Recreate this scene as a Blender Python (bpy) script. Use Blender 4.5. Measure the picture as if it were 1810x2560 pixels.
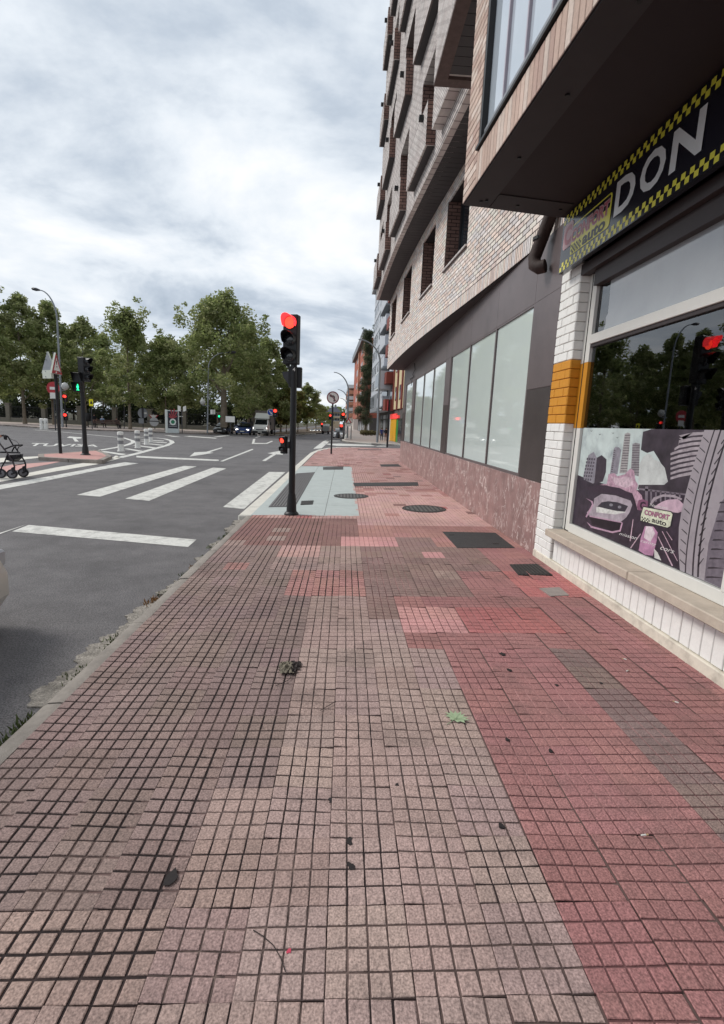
import bpy, bmesh, math, random
import numpy as np
from mathutils import Matrix, Vector
R = math.radians
for o in list(bpy.data.objects): bpy.data.objects.remove(o)
scene = bpy.context.scene
COL = scene.collection
random.seed(7)

# ------------------------------------------------------------------ camera
FPX, PITCH, YAW, ROLL, EYE = 1240.0, R(10.0), R(2.35), R(2.47), 1.70
def cam_axes():
    cy, sy = math.cos(YAW), math.sin(YAW)
    A = np.array([[cy, -sy, 0], [sy, cy, 0], [0, 0, 1]])
    cp, sp = math.cos(PITCH), math.sin(PITCH)
    f = np.array([0, cp, -sp]); u = np.array([0, sp, cp]); r = np.array([1., 0, 0])
    cr, sr = math.cos(ROLL), math.sin(ROLL)
    return np.array([cr*r + sr*u, -(-sr*r + cr*u), f]) @ A
CM = cam_axes()
cd = bpy.data.cameras.new('camera'); cam = bpy.data.objects.new('camera', cd); COL.objects.link(cam)
cd.sensor_fit = 'VERTICAL'; cd.sensor_height = 36.0; cd.sensor_width = 36.0*1810/2560
cd.lens = FPX/2560*36.0; cd.clip_end = 3000; cd.clip_start = 0.05
mw = Matrix.Identity(4)
for i in range(3):
    mw[i][0] = CM[0][i]; mw[i][1] = -CM[1][i]; mw[i][2] = -CM[2][i]
mw[2][3] = EYE
cam.matrix_world = mw
scene.camera = cam

# ------------------------------------------------------------------ sky, sun, exposure
SUN_EL, SUN_AZ = R(43), R(-72)          # azimuth: from +Y towards +X
world = bpy.data.worlds.new('World'); scene.world = world; world.use_nodes = True
nt = world.node_tree; nt.nodes.clear()
def N(t, **k):
    n = nt.nodes.new(t)
    for a, b in k.items(): setattr(n, a, b)
    return n
def L(a, b): nt.links.new(a, b)
out = N('ShaderNodeOutputWorld'); bg = N('ShaderNodeBackground'); L(bg.outputs[0], out.inputs[0])
bg.inputs[1].default_value = 1.0
sky = N('ShaderNodeTexSky', sky_type='NISHITA', sun_disc=False)
sky.sun_elevation = SUN_EL; sky.sun_rotation = SUN_AZ; sky.air_density = 1.0; sky.dust_density = 1.5
skm = N('ShaderNodeMix', data_type='RGBA', blend_type='MULTIPLY'); skm.inputs[0].default_value = 1
L(sky.outputs[0], skm.inputs[6]); skm.inputs[7].default_value = (0.075, 0.075, 0.075, 1)
tc = N('ShaderNodeTexCoord'); sep = N('ShaderNodeSeparateXYZ'); L(tc.outputs['Generated'], sep.inputs[0])
za = N('ShaderNodeMath', operation='MAXIMUM'); L(sep.outputs[2], za.inputs[0]); za.inputs[1].default_value = 0.0
zb = N('ShaderNodeMath', operation='ADD'); L(za.outputs[0], zb.inputs[0]); zb.inputs[1].default_value = 0.2
dx = N('ShaderNodeMath', operation='DIVIDE'); L(sep.outputs[0], dx.inputs[0]); L(zb.outputs[0], dx.inputs[1])
dy = N('ShaderNodeMath', operation='DIVIDE'); L(sep.outputs[1], dy.inputs[0]); L(zb.outputs[0], dy.inputs[1])
cv = N('ShaderNodeCombineXYZ'); L(dx.outputs[0], cv.inputs[0]); L(dy.outputs[0], cv.inputs[1]); cv.inputs[2].default_value = 21.3
n1 = N('ShaderNodeTexNoise'); n1.inputs['Scale'].default_value = 1.4; n1.inputs['Detail'].default_value = 7; n1.inputs['Roughness'].default_value = .58; n1.inputs['Distortion'].default_value = .25
L(cv.outputs[0], n1.inputs['Vector'])
r1 = N('ShaderNodeValToRGB'); L(n1.outputs['Fac'], r1.inputs[0])
els = r1.color_ramp.elements
els[0].position = .30; els[0].color = (.25, .30, .365, 1)
els[1].position = .66; els[1].color = (.68, .69, .70, 1)
e = els.new(.42); e.color = (.37, .42, .485, 1)
e = els.new(.53); e.color = (.54, .58, .625, 1)
# thin breaks through which the blue shows a little
n2 = N('ShaderNodeTexNoise'); n2.inputs['Scale'].default_value = .7; n2.inputs['Detail'].default_value = 5
L(cv.outputs[0], n2.inputs['Vector'])
r2 = N('ShaderNodeValToRGB'); L(n2.outputs['Fac'], r2.inputs[0])
r2.color_ramp.elements[0].position = .52; r2.color_ramp.elements[0].color = (.0, .0, .0, 1)
r2.color_ramp.elements[1].position = .75; r2.color_ramp.elements[1].color = (.35, .35, .35, 1)
mx = N('ShaderNodeMix', data_type='RGBA'); L(r2.outputs[0], mx.inputs[0]); L(r1.outputs[0], mx.inputs[6]); L(skm.outputs[2], mx.inputs[7])
L(mx.outputs[2], bg.inputs[0])

sd = bpy.data.lights.new('sun', 'SUN'); so = bpy.data.objects.new('sun', sd); COL.objects.link(so)
sd.energy = 1.5; sd.angle = R(18); sd.color = (1.0, .96, .90)
sdir = Vector((math.sin(SUN_AZ)*math.cos(SUN_EL), math.cos(SUN_AZ)*math.cos(SUN_EL), math.sin(SUN_EL)))
so.rotation_euler = sdir.to_track_quat('Z', 'Y').to_euler(); so.location = (-30, -10, 60)
vs = scene.view_settings
scene.display_settings.display_device = 'sRGB'
vs.view_transform = 'Standard'; vs.look = 'None'; vs.exposure = 0.62; vs.gamma = 1.0; vs.use_curve_mapping = False
scene.render.engine = 'CYCLES'
scene.cycles.max_bounces = 6; scene.cycles.transparent_max_bounces = 16

# ------------------------------------------------------------------ pixel -> place helpers (photo pixels 1810x2560)
KP = 0.025                                   # cross fall of the pavement
ZR = -0.16                                   # road level
ZP = -0.03                                   # far pavement level
def ray(x, y): return CM.T @ np.array([(x-905)/FPX, (y-1280)/FPX, 1.0])
def gz(x, y, z=ZR):                          # point on a level plane
    d = ray(x, y); t = (z-EYE)/d[2]; return Vector((d[0]*t, d[1]*t, z))
def gp(x, y, dz=0.0):                        # point on the sloping near pavement
    d = ray(x, y); t = (dz-EYE)/(d[2]-KP*d[0]); return Vector((d[0]*t, d[1]*t, EYE+d[2]*t))
def ay(x, y, Y):
    d = ray(x, y); t = Y/d[1]; return Vector((d[0]*t, Y, EYE+d[2]*t))
def ax(x, y, X):
    d = ray(x, y); t = X/d[0]; return Vector((X, d[1]*t, EYE+d[2]*t))
def crop(ox, oy, s): return lambda x, y: (ox+x/s, oy+y/s)
R3 = crop(640, 760, 4.0575); R4 = crop(740, 920, 5.796); R11 = crop(0, 850, 6.042); R22 = crop(220, 900, 6.242)
R8 = crop(0, 1100, 2.319); R2 = crop(400, 700, 4.0575); RI = crop(0, 680, 3.528); R77 = crop(600, 1150, 1.8033)
R7 = crop(900, 650, 3.062); RA = crop(930, 480, 3.246); R23 = crop(480, 960, 6.242)

# ------------------------------------------------------------------ colours and materials
def lin(v):
    v /= 255.0
    return v/12.92 if v <= .04045 else ((v+.055)/1.055)**2.4
def C(r, g, b, k=1.0): return (lin(r)*k, lin(g)*k, lin(b)*k, 1)
MATS = {}
def mat(name, col, rough=.7, var=.12, scale=6.0, bump=0.0, bscale=60.0, metal=0.0, spec=.4, stain=0.0, stain_col=(.05, .045, .04, 1), stain_scale=1.2,
        emit=None, estr=1.0, coat=0.0, colsrc=None, space='world', speck=0.0, transl=0.0):
    if name in MATS: return MATS[name]
    m = bpy.data.materials.new(name); MATS[name] = m; m.use_nodes = True
    t = m.node_tree; nd = t.nodes; nd.clear()
    def n(tp, **k):
        q = nd.new(tp)
        for a, b in k.items(): setattr(q, a, b)
        return q
    l = t.links.new
    o = n('ShaderNodeOutputMaterial'); p = n('ShaderNodeBsdfPrincipled'); l(p.outputs[0], o.inputs[0])
    p.inputs['Roughness'].default_value = rough; p.inputs['Metallic'].default_value = metal
    p.inputs['Specular IOR Level'].default_value = spec; p.inputs['Coat Weight'].default_value = coat
    if space == 'world':
        g = n('ShaderNodeNewGeometry'); vec = g.outputs['Position']
    else:
        g = n('ShaderNodeTexCoord'); vec = g.outputs['Object']
    if colsrc == 'object':
        src = n('ShaderNodeObjectInfo').outputs['Color']
    elif colsrc == 'attr':
        src = n('ShaderNodeVertexColor', layer_name='Col').outputs['Color']
    else:
        q = n('ShaderNodeRGB'); q.outputs[0].default_value = col; src = q.outputs[0]
    cur = src
    if var:
        no = n('ShaderNodeTexNoise'); no.inputs['Scale'].default_value = scale; no.inputs['Detail'].default_value = 6; no.inputs['Roughness'].default_value = .65
        l(vec, no.inputs['Vector'])
        mr = n('ShaderNodeMapRange'); l(no.outputs['Fac'], mr.inputs[0]); mr.inputs[1].default_value = .25; mr.inputs[2].default_value = .75
        mr.inputs[3].default_value = 1-var; mr.inputs[4].default_value = 1+var
        vm = n('ShaderNodeVectorMath', operation='SCALE'); l(cur, vm.inputs[0]); l(mr.outputs[0], vm.inputs[3]); cur = vm.outputs[0]
    if stain:
        no = n('ShaderNodeTexNoise'); no.inputs['Scale'].default_value = stain_scale; no.inputs['Detail'].default_value = 8; no.inputs['Roughness'].default_value = .7
        l(vec, no.inputs['Vector'])
        mr = n('ShaderNodeMapRange'); l(no.outputs['Fac'], mr.inputs[0]); mr.inputs[1].default_value = .48; mr.inputs[2].default_value = .72
        mr.inputs[3].default_value = 0; mr.inputs[4].default_value = stain
        mm = n('ShaderNodeMix', data_type='RGBA'); l(mr.outputs[0], mm.inputs[0]); l(cur, mm.inputs[6]); mm.inputs[7].default_value = stain_col; cur = mm.outputs[2]
    if speck:
        no = n('ShaderNodeTexNoise'); no.inputs['Scale'].default_value = bscale*2.2; no.inputs['Detail'].default_value = 3
        l(vec, no.inputs['Vector'])
        mr = n('ShaderNodeMapRange'); l(no.outputs['Fac'], mr.inputs[0]); mr.inputs[1].default_value = .33; mr.inputs[2].default_value = .68
        mr.inputs[3].default_value = 1-speck; mr.inputs[4].default_value = 1+speck
        vm = n('ShaderNodeVectorMath', operation='SCALE'); l(cur, vm.inputs[0]); l(mr.outputs[0], vm.inputs[3]); cur = vm.outputs[0]
    l(cur, p.inputs['Base Color'])
    if bump:
        no = n('ShaderNodeTexNoise'); no.inputs['Scale'].default_value = bscale; no.inputs['Detail'].default_value = 5
        l(vec, no.inputs['Vector'])
        b = n('ShaderNodeBump'); b.inputs['Strength'].default_value = bump; b.inputs['Distance'].default_value = .01
        l(no.outputs['Fac'], b.inputs['Height']); l(b.outputs[0], p.inputs['Normal'])
    if emit:
        p.inputs['Emission Color'].default_value = emit; p.inputs['Emission Strength'].default_value = estr
    if transl:
        tr = n('ShaderNodeBsdfTranslucent'); l(cur, tr.inputs[0]); ms = n('ShaderNodeMixShader'); ms.inputs[0].default_value = transl
        l(p.outputs[0], ms.inputs[1]); l(tr.outputs[0], ms.inputs[2]); l(ms.outputs[0], o.inputs[0])
    return m

def glass_mat(name, tint, ior=1.5, clear=.5, rough=.01):
    """window glass: Fresnel mirror over a tinted see-through pane"""
    m = bpy.data.materials.new(name); MATS[name] = m; m.use_nodes = True
    t = m.node_tree; nd = t.nodes; nd.clear(); l = t.links.new
    o = nd.new('ShaderNodeOutputMaterial'); fr = nd.new('ShaderNodeFresnel'); fr.inputs[0].default_value = ior
    tr = nd.new('ShaderNodeBsdfTransparent'); tr.inputs[0].default_value = tint
    gl = nd.new('ShaderNodeBsdfGlossy'); gl.inputs['Roughness'].default_value = rough; gl.inputs[0].default_value = (.95, .97, 1, 1)
    ms = nd.new('ShaderNodeMixShader'); l(fr.outputs[0], ms.inputs[0]); l(tr.outputs[0], ms.inputs[1]); l(gl.outputs[0], ms.inputs[2]); l(ms.outputs[0], o.inputs[0])
    return m

# ------------------------------------------------------------------ mesh helpers
class MB:
    def __init__(s): s.v = []; s.f = []; s.m = []; s.c = []; s.cc = None
    def add(s, vs, fs, mi=0):
        b = len(s.v); s.v += [tuple(p) for p in vs]
        for f in fs:
            s.f.append(tuple(i+b for i in f)); s.m.append(mi)
            if s.cc is not None: s.c.append(s.cc)
        return s
    def box(s, x0, x1, y0, y1, z0, z1, mi=0):
        return s.add([(x0,y0,z0),(x1,y0,z0),(x1,y1,z0),(x0,y1,z0),(x0,y0,z1),(x1,y0,z1),(x1,y1,z1),(x0,y1,z1)],
                     [(0,3,2,1),(4,5,6,7),(0,1,5,4),(1,2,6,5),(2,3,7,6),(3,0,4,7)], mi)
    def obox(s, c, ex, ey, ez, mi=0):            # centre and three half-axis vectors
        c = Vector(c); ex = Vector(ex); ey = Vector(ey); ez = Vector(ez)
        q = [c+a*ex+b*ey+d*ez for d in (-1,1) for a, b in ((-1,-1),(1,-1),(1,1),(-1,1))]
        return s.add(q, [(0,3,2,1),(4,5,6,7),(0,1,5,4),(1,2,6,5),(2,3,7,6),(3,0,4,7)], mi)
    def poly(s, pts, mi=0): return s.add(pts, [tuple(range(len(pts)))], mi)
    def prism(s, pts, d, mi=0, side=None):       # polygon extruded by vector d
        n = len(pts); d = Vector(d); a = [Vector(p) for p in pts]; b = [p+d for p in a]
        s.add(a+b, [tuple(range(n)), tuple(range(2*n-1, n-1, -1))], mi)
        return s.add(a+b, [(i, i+n, (i+1) % n+n, (i+1) % n) for i in range(n)], mi if side is None else side)
    def tube(s, pts, rad, n=8, caps=True, mi=0):
        pts = [Vector(p) for p in pts]
        if not hasattr(rad, '__len__'): rad = [rad]*len(pts)
        b = len(s.v); ref = None; vs = []
        for i, p in enumerate(pts):
            t = (pts[min(i+1, len(pts)-1)]-pts[max(i-1, 0)]).normalized()
            if ref is None: ref = t.orthogonal().normalized()
            u = (ref - t*ref.dot(t))
            u = u.normalized() if u.length > 1e-6 else t.orthogonal().normalized()
            ref = u; w = t.cross(u)
            vs += [p+rad[i]*(math.cos(2*math.pi*k/n)*u+math.sin(2*math.pi*k/n)*w) for k in range(n)]
        fs = [(i*n+k, i*n+(k+1) % n, (i+1)*n+(k+1) % n, (i+1)*n+k) for i in range(len(pts)-1) for k in range(n)]
        if caps: fs += [tuple(range(n-1, -1, -1)), tuple(range((len(pts)-1)*n, len(pts)*n))]
        return s.add(vs, fs, mi)
    def lathe(s, prof, c=(0,0,0), n=16, axis=(0,0,1), mi=0):
        ax_ = Vector(axis).normalized(); u = ax_.orthogonal().normalized(); w = ax_.cross(u); c = Vector(c)
        vs = [c+ax_*h+r*(math.cos(2*math.pi*k/n)*u+math.sin(2*math.pi*k/n)*w) for r, h in prof for k in range(n)]
        fs = [(i*n+k, i*n+(k+1) % n, (i+1)*n+(k+1) % n, (i+1)*n+k) for i in range(len(prof)-1) for k in range(n)]
        fs += [tuple(range(n-1, -1, -1)), tuple(range((len(prof)-1)*n, len(prof)*n))]
        return s.add(vs, fs, mi)
    def disc(s, c, r, nrm, n=20, mi=0, ry=None, thick=0.0):
        nrm = Vector(nrm).normalized(); up = Vector((0,0,1)); u = up.cross(nrm).normalized() if abs(nrm.z) < .95 else Vector((1,0,0)); w = nrm.cross(u)
        ry = r if ry is None else ry; c = Vector(c)
        p = [c+r*math.cos(2*math.pi*k/n)*u+ry*math.sin(2*math.pi*k/n)*w for k in range(n)]
        if thick: return s.prism([q-nrm*thick for q in p], nrm*thick, mi)
        return s.poly(p, mi)
    def ring(s, c, r0, r1, nrm, n=24, mi=0):
        nrm = Vector(nrm).normalized(); up = Vector((0,0,1)); u = up.cross(nrm).normalized() if abs(nrm.z) < .95 else Vector((1,0,0)); w = nrm.cross(u); c = Vector(c)
        vs = [c+r*(math.cos(2*math.pi*k/n)*u+math.sin(2*math.pi*k/n)*w) for r in (r0, r1) for k in range(n)]
        return s.add(vs, [(k, (k+1) % n, n+(k+1) % n, n+k) for k in range(n)], mi)
    def mesh(s, name, mats, smooth=False, bevel=0.0, fixn=True, segs=1):
        me = bpy.data.meshes.new(name); me.from_pydata(s.v, [], s.f)
        for m in (mats if isinstance(mats, (list, tuple)) else [mats]): me.materials.append(m)
        me.polygons.foreach_set('material_index', s.m)
        if s.c:
            at = me.color_attributes.new('Col', 'FLOAT_COLOR', 'CORNER')
            nl = [len(f) for f in s.f]
            arr = np.repeat(np.array([c if len(c) == 4 else (*c, 1) for c in s.c], dtype=np.float32), nl, axis=0)
            at.data.foreach_set('color', arr.ravel())
        if bevel or fixn:
            bm = bmesh.new(); bm.from_mesh(me)
            if fixn: bmesh.ops.recalc_face_normals(bm, faces=bm.faces[:])
            if bevel: bmesh.ops.bevel(bm, geom=bm.edges[:], offset=bevel, segments=segs, affect='EDGES', clamp_overlap=True)
            bm.to_mesh(me); bm.free()
        if smooth is True: me.polygons.foreach_set('use_smooth', [True]*len(me.polygons))
        elif smooth: me.polygons.foreach_set('use_smooth', [True]*len(me.polygons)); me.set_sharp_from_angle(angle=R(smooth))
        me.update()
        return me

def link(name, me, parent=None, local=False):
    o = bpy.data.objects.new(name, me); COL.objects.link(o)
    if parent is not None:
        o.parent = parent
        if not local and parent.parent is None: o.matrix_parent_inverse = root_matrix(parent).inverted()
    return o
def root_matrix(o): return Matrix.LocRotScale(o.location, o.rotation_euler, o.scale)
def tag(o, label=None, cat=None, group=None, kind=None):
    if label: o['label'] = label
    if cat: o['category'] = cat
    if group: o['group'] = group
    if kind: o['kind'] = kind
    return o
def thing(name, label, cat, loc=(0,0,0), rz=0.0, group=None):
    o = bpy.data.objects.new(name, None); COL.objects.link(o); o.location = loc; o.rotation_euler = (0,0,rz); o.empty_display_size = .2
    return tag(o, label, cat, group)
def part(name, mb, mats, parent=None, **k):
    local = k.pop('local', False); kind = k.pop('kind', None)
    o = link(name, mb.mesh(name, mats, **k), parent, local)
    if kind: o['kind'] = kind
    return o
def copy_tree(o, parent=None):
    c = o.copy(); COL.objects.link(c); c.parent = parent
    if parent is not None: c.matrix_parent_inverse = o.matrix_parent_inverse.copy()
    for ch in o.children: copy_tree(ch, c)
    return c
def struct(name, mb, mats, **k):
    o = part(name, mb, mats, **k); o['kind'] = 'structure'; return o
def text_mesh(s, mb, quad, mi=0, bold=0.0, shear=0.0, thick=None):
    """lettering as flat mesh fitted into a quad (bl, br, tr, tl)"""
    cu = bpy.data.curves.new('t', 'FONT'); cu.body = s; cu.offset = bold; cu.shear = shear; cu.resolution_u = 3
    ob = bpy.data.objects.new('t', cu); COL.objects.link(ob)
    dg = bpy.context.evaluated_depsgraph_get(); dg.update()
    me = bpy.data.meshes.new_from_object(ob.evaluated_get(dg))
    vs = np.array([v.co[:2] for v in me.vertices]); lo = vs.min(0); hi = vs.max(0); uv = (vs-lo)/(hi-lo)
    q = [Vector(p) for p in quad]
    pts = [(q[0]*(1-u)+q[1]*u)*(1-v)+(q[3]*(1-u)+q[2]*u)*v for u, v in uv]
    mb.add(pts, [tuple(p.vertices) for p in me.polygons], mi)
    bpy.data.objects.remove(ob); bpy.data.curves.remove(cu); bpy.data.meshes.remove(me)

# common materials
M_black = mat('black_metal', C(28,28,30), .45, .1, 4, spec=.4)
M_darkgrey = mat('dark_grey_metal', C(62,62,66), .5, .1, 4)
M_galv = mat('galvanised_steel', C(150,155,160,.8), .5, .12, 3, metal=.3)
M_white = mat('white_paint', C(228,226,220,.95), .55, .05, 8)
M_asph = mat('asphalt', C(118,115,116,.72), .85, .22, 2.2, bump=.8, bscale=45, stain=.6, stain_col=C(72,70,72,.75), stain_scale=.45, speck=.5)
M_mark = mat('road_paint', C(214,213,207,.92), .7, .12, 14, stain=.75, stain_col=C(128,125,124,.8), stain_scale=5, speck=.12, bscale=30)
M_conc = mat('kerb_concrete', C(158,150,142,.8), .85, .18, 10, bump=.5, bscale=80, stain=.5, stain_col=C(95,90,84), stain_scale=3)
M_concl = mat('pale_kerb_concrete', C(218,214,204,.92), .85, .1, 8, bump=.3, bscale=80, stain=.25, stain_col=C(140,135,128), stain_scale=3)
M_slab = mat('far_paving', C(176,165,158,.85), .85, .1, 2)
M_red = mat('red_lens_lit', (.9,.04,.03,1), .4, 0, emit=(1,.055,.03,1), estr=1.6)
M_redhood = mat('red_visor_glow', (.9,.04,.03,1), .4, 0, emit=(1,.04,.05,1), estr=1.0)  # visor emits by itself, standing in for lens light falling on it
M_green = mat('green_lens_lit', (.02,.8,.3,1), .4, 0, emit=(.02,1,.35,1), estr=1.6)
M_lens = mat('dark_lens', C(40,42,46), .12, .1, 40, spec=.8)
M_signred = mat('sign_red', C(176,52,58), .45, .05)
M_signblue = mat('sign_blue', C(40,78,170), .45, .05)
M_signyel = mat('sign_yellow', C(232,222,40), .5, .05)
M_signback = mat('sign_back', C(160,163,168,.8), .5, .08)
M_gdark = mat('dark_window_glass', C(26,30,34), .06, 0, spec=.8)
# ------------------------------------------------------------------ ground, road, far pavements
mb = MB(); mb.poly([(-900,-300,-.19),(900,-300,-.19),(900,1800,-.19),(-900,1800,-.19)])
struct('ground', mb, mat('ground_dull', C(96,94,80,.65), .9, .1, .2))
mb = MB(); mb.poly([(-120,-30,ZR),(-1.66,-30,ZR),(-1.66,30,ZR),(-1.2,34,ZR),(60,34,ZR),(60,50,ZR),(3,62,ZR),(2,420,ZR),(-40,420,ZR),(-120,60,ZR)])
struct('road', mb, M_asph)
# park pavement on the far side of the junction
edge = [(-130,66),(-60,62),(-40,59),(-31.5,54.3),(-26.5,54.6),(-22,56.4),(-18,56.8),(-15.6,57.6),(-14.8,60),(-14.9,420)]
def slab_with_kerb(name, pts, z, inner_mat, kerb_mat, kw=.22, open_ends=True):
    """raised paving: top sheet, plus kerb stones round the edge as parts"""
    mb = MB(); n = len(pts)
    top = [(x, y, z) for x, y in pts]
    mb.poly(top, 0)
    for i in range(n):
        a, b = pts[i], pts[(i+1) % n]; mb.poly([(a[0],a[1],z),(b[0],b[1],z),(b[0],b[1],ZR-.03),(a[0],a[1],ZR-.03)], 0)
    return struct(name, mb, inner_mat)
def kerb_run(parent, pts, z, m, length=1.2, w=.24, side=1, name='kerb_stone', bevel=.015):
    """single kerb stones along a line; side=1 puts the stone to the left of the walking direction"""
    acc = []
    P = [Vector((p[0], p[1], 0)) for p in pts]
    for a, b in zip(P, P[1:]):
        d = b-a; k = max(1, round(d.length/length)); u = d.normalized(); nrm = Vector((-u.y, u.x, 0))*side
        for i in range(k):
            p0 = a+d*(i/k)+u*.006; p1 = a+d*((i+1)/k)-u*.006
            q = MB(); c = (p0+p1)/2+nrm*w/2; zt = z if not callable(z) else z(c)
            c.z = (zt+ZR-.05)/2
            q.obox(c, (p1-p0)/2, nrm*w/2, (0,0,(zt-ZR+.05)/2))
            o = part(name, q, m, parent, bevel=bevel); acc.append(o)
    return acc
mb = MB(); mb.poly([(-200,71,ZP+.02),(-14.95,71,ZP+.02),(-14.95,600,ZP+.02),(-200,600,ZP+.02)]); struct('park_lawn', mb, mat('park_soil', C(84,80,56,.6), .95, .3, .8))
park = slab_with_kerb('park_pavement', edge+[(-130,420)], ZP, mat('park_paving', C(188,172,164,.85), .85, .1, 1.5), None)
kerb_run(park, edge[2:9], ZP+.006, M_conc, 1.5)
med = [(-10.3,60.6),(-9.2,62.6),(-6.7,68),(-4.6,80),(-3.4,100),(-2.6,160),(-2.6,400),(-10.4,400)]
median = slab_with_kerb('median', med, ZP, mat('median_soil', C(112,96,78,.65), .9, .2, 1), None)
kerb_run(median, [med[7],med[0]][1:]+med[0:4], ZP+.006, M_concl, 2.0)
# pavement across the side street
e2 = [(40,47.2),(5.4,47.4),(2.6,47.9),(1.0,48.8),(.1,50.5),(-.3,53),(-.1,62),(.2,90),(.3,400),(40,400)]
fp = slab_with_kerb('far_pavement', e2, ZP, M_slab, None)
kerb_run(fp, e2[1:8], ZP+.006, M_concl, 1.5, .3, side=-1)

# ------------------------------------------------------------------ painted markings (each a thin sheet on the road)
ZM = ZR+.004
marks = thing('road_markings', 'white painted lines, arrows and crossing stripes on the asphalt', 'road marking', (-5,14,ZR))
def paint(name, pix, fn=None, z=ZM, m=None):
    mb = MB(); mb.poly([gz(*(fn(x, y) if fn else (x, y)), z) for x, y in pix]); return part(name, mb, m or M_mark, marks)
paint('stop_line', ((70,530),(165,492),(1140,577),(1090,620)), R8)
paint('lane_edge_line', ((-400,680),(-380,660),(150,490),(130,498),(0,545)), R8, ZM+.002)
paint('crossing_stripe', ((-500,2010),(300,1862),(900,1742),(1222,1687),(1100,1677),(500,1790),(0,1878),(-500,1960)), RI)
paint('crossing_stripe', ((445,318),(1065,150),(1140,153),(580,328)), R8)
paint('crossing_stripe', ((725,340),(1235,160),(1312,165),(865,352)), R8)
paint('crossing_stripe', ((1293,388),(1560,185),(1655,186),(1415,400)), R8)
paint('lane_line', ((-240,1783),(0,1795),(590,1822),(600,1832),(570,1835),(0,1812),(-240,1799)), R2)
paint('lane_line', ((610,1838),(935,1712),(948,1720),(640,1840)), R2)
paint('arrow', ((300,1790),(350,1748),(470,1742),(628,1697),(633,1704),(500,1748),(545,1752),(440,1770)), R2)
paint('arrow', ((1035,1833),(1145,1765),(1090,1757),(1200,1735),(1245,1740),(1245,1772),(1180,1768),(1070,1836)), R2)
paint('zigzag_line', ((930,1662),(945,1612),(968,1612),(955,1662)), R2)
paint('zigzag_line', ((955,1652),(1075,1655),(1130,1632),(1150,1634),(1085,1662),(950,1662)), R2)
paint('give_way_line', ((960,1598),(1005,1585),(1030,1582),(985,1598)), R2)
paint('crossing_stripe', ((40,1575),(100,1577),(215,1592),(140,1590)), R2)
paint('crossing_stripe', ((240,1585),(300,1582),(585,1602),(560,1608)), R2)
paint('crossing_stripe', ((540,1588),(690,1572),(712,1578),(610,1590)), R2)
# bus lane lettering and arrow by the traffic island
tm = MB(); text_mesh('TUVISA', tm, [gz(*RI(x, y), ZM) for x, y in ((238,1534),(862,1542),(885,1524),(285,1508))], bold=.02)
part('lane_lettering', tm, M_mark, marks)
paint('arrow', ((588,1462),(612,1450),(720,1458),(715,1468),(670,1470),(695,1495),(660,1495),(640,1465)), RI)
# edge and hatching of the painted island nose
def strip(name, pix, w, fn):
    P = [gz(*fn(x, y), ZM) for x, y in pix]; mb = MB(); l = []; r = []
    for i, p in enumerate(P):
        t = (P[min(i+1, len(P)-1)]-P[max(i-1, 0)]).normalized(); n = Vector((-t.y, t.x, 0))*w/2; l.append(p+n); r.append(p-n)
    for i in range(len(P)-1): mb.poly([l[i], l[i+1], r[i+1], r[i]])
    return part(name, mb, M_mark, marks)
strip('island_edge_line', ((780,1588),(900,1568),(1040,1545),(1130,1522),(1175,1503),(1170,1488),(1090,1462),(900,1445),(560,1412),(300,1392)), .28, RI)
strip('island_edge_line', ((1050,1637),(1200,1603),(1350,1562),(1470,1530),(1520,1505),(1510,1488),(1460,1472),(1380,1462),(1180,1455)), .32, RI)
for a in (((860,1580),(930,1580),(1115,1606),(1075,1616)), ((1092,1558),(1130,1556),(1262,1578),(1225,1584)), ((1165,1528),(1210,1528),(1378,1548),(1350,1555)),
          ((1240,1510),(1280,1510),(1450,1525),(1420,1531)), ((1230,1493),(1270,1492),(1475,1504),(1465,1510)), ((1230,1480),(1290,1479),(1450,1488),(1440,1493))):
    paint('hatch_bar', a, RI)
paint('flush_kerb_line', ((-500,1945),(0,1852),(250,1802),(500,1757),(850,1697),(1000,1661),(1062,1640),(1040,1622),(1018,1620),(1000,1632),(960,1651),(800,1674),(500,1722),(250,1772),(0,1815),(-500,1905)), RI, ZM, M_concl)
paint('red_crossing_paving', ((-300,1790),(100,1700),(560,1667),(420,1697),(0,1775),(-300,1835)), RI, ZM, mat('red_paving', C(204,158,152,.86), .85, .1, 4))
paint('flush_kerb_line', ((-300,1700),(0,1640),(335,1625),(340,1638),(0,1680),(-300,1740)), RI, ZM+.002, M_concl)

# white side-street crossing seen past the pavement corner
for a in (((250,1170),(395,1060),(450,1040),(500,1048),(370,1165)), ((380,1098),(640,1095),(1000,1110),(1240,1132),(600,1128)), ((1110,1125),(1300,1128),(1330,1136),(1180,1138)), ((440,1050),(620,1050),(650,1060),(440,1062))):
    paint('crossing_stripe', a, R4)

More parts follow.
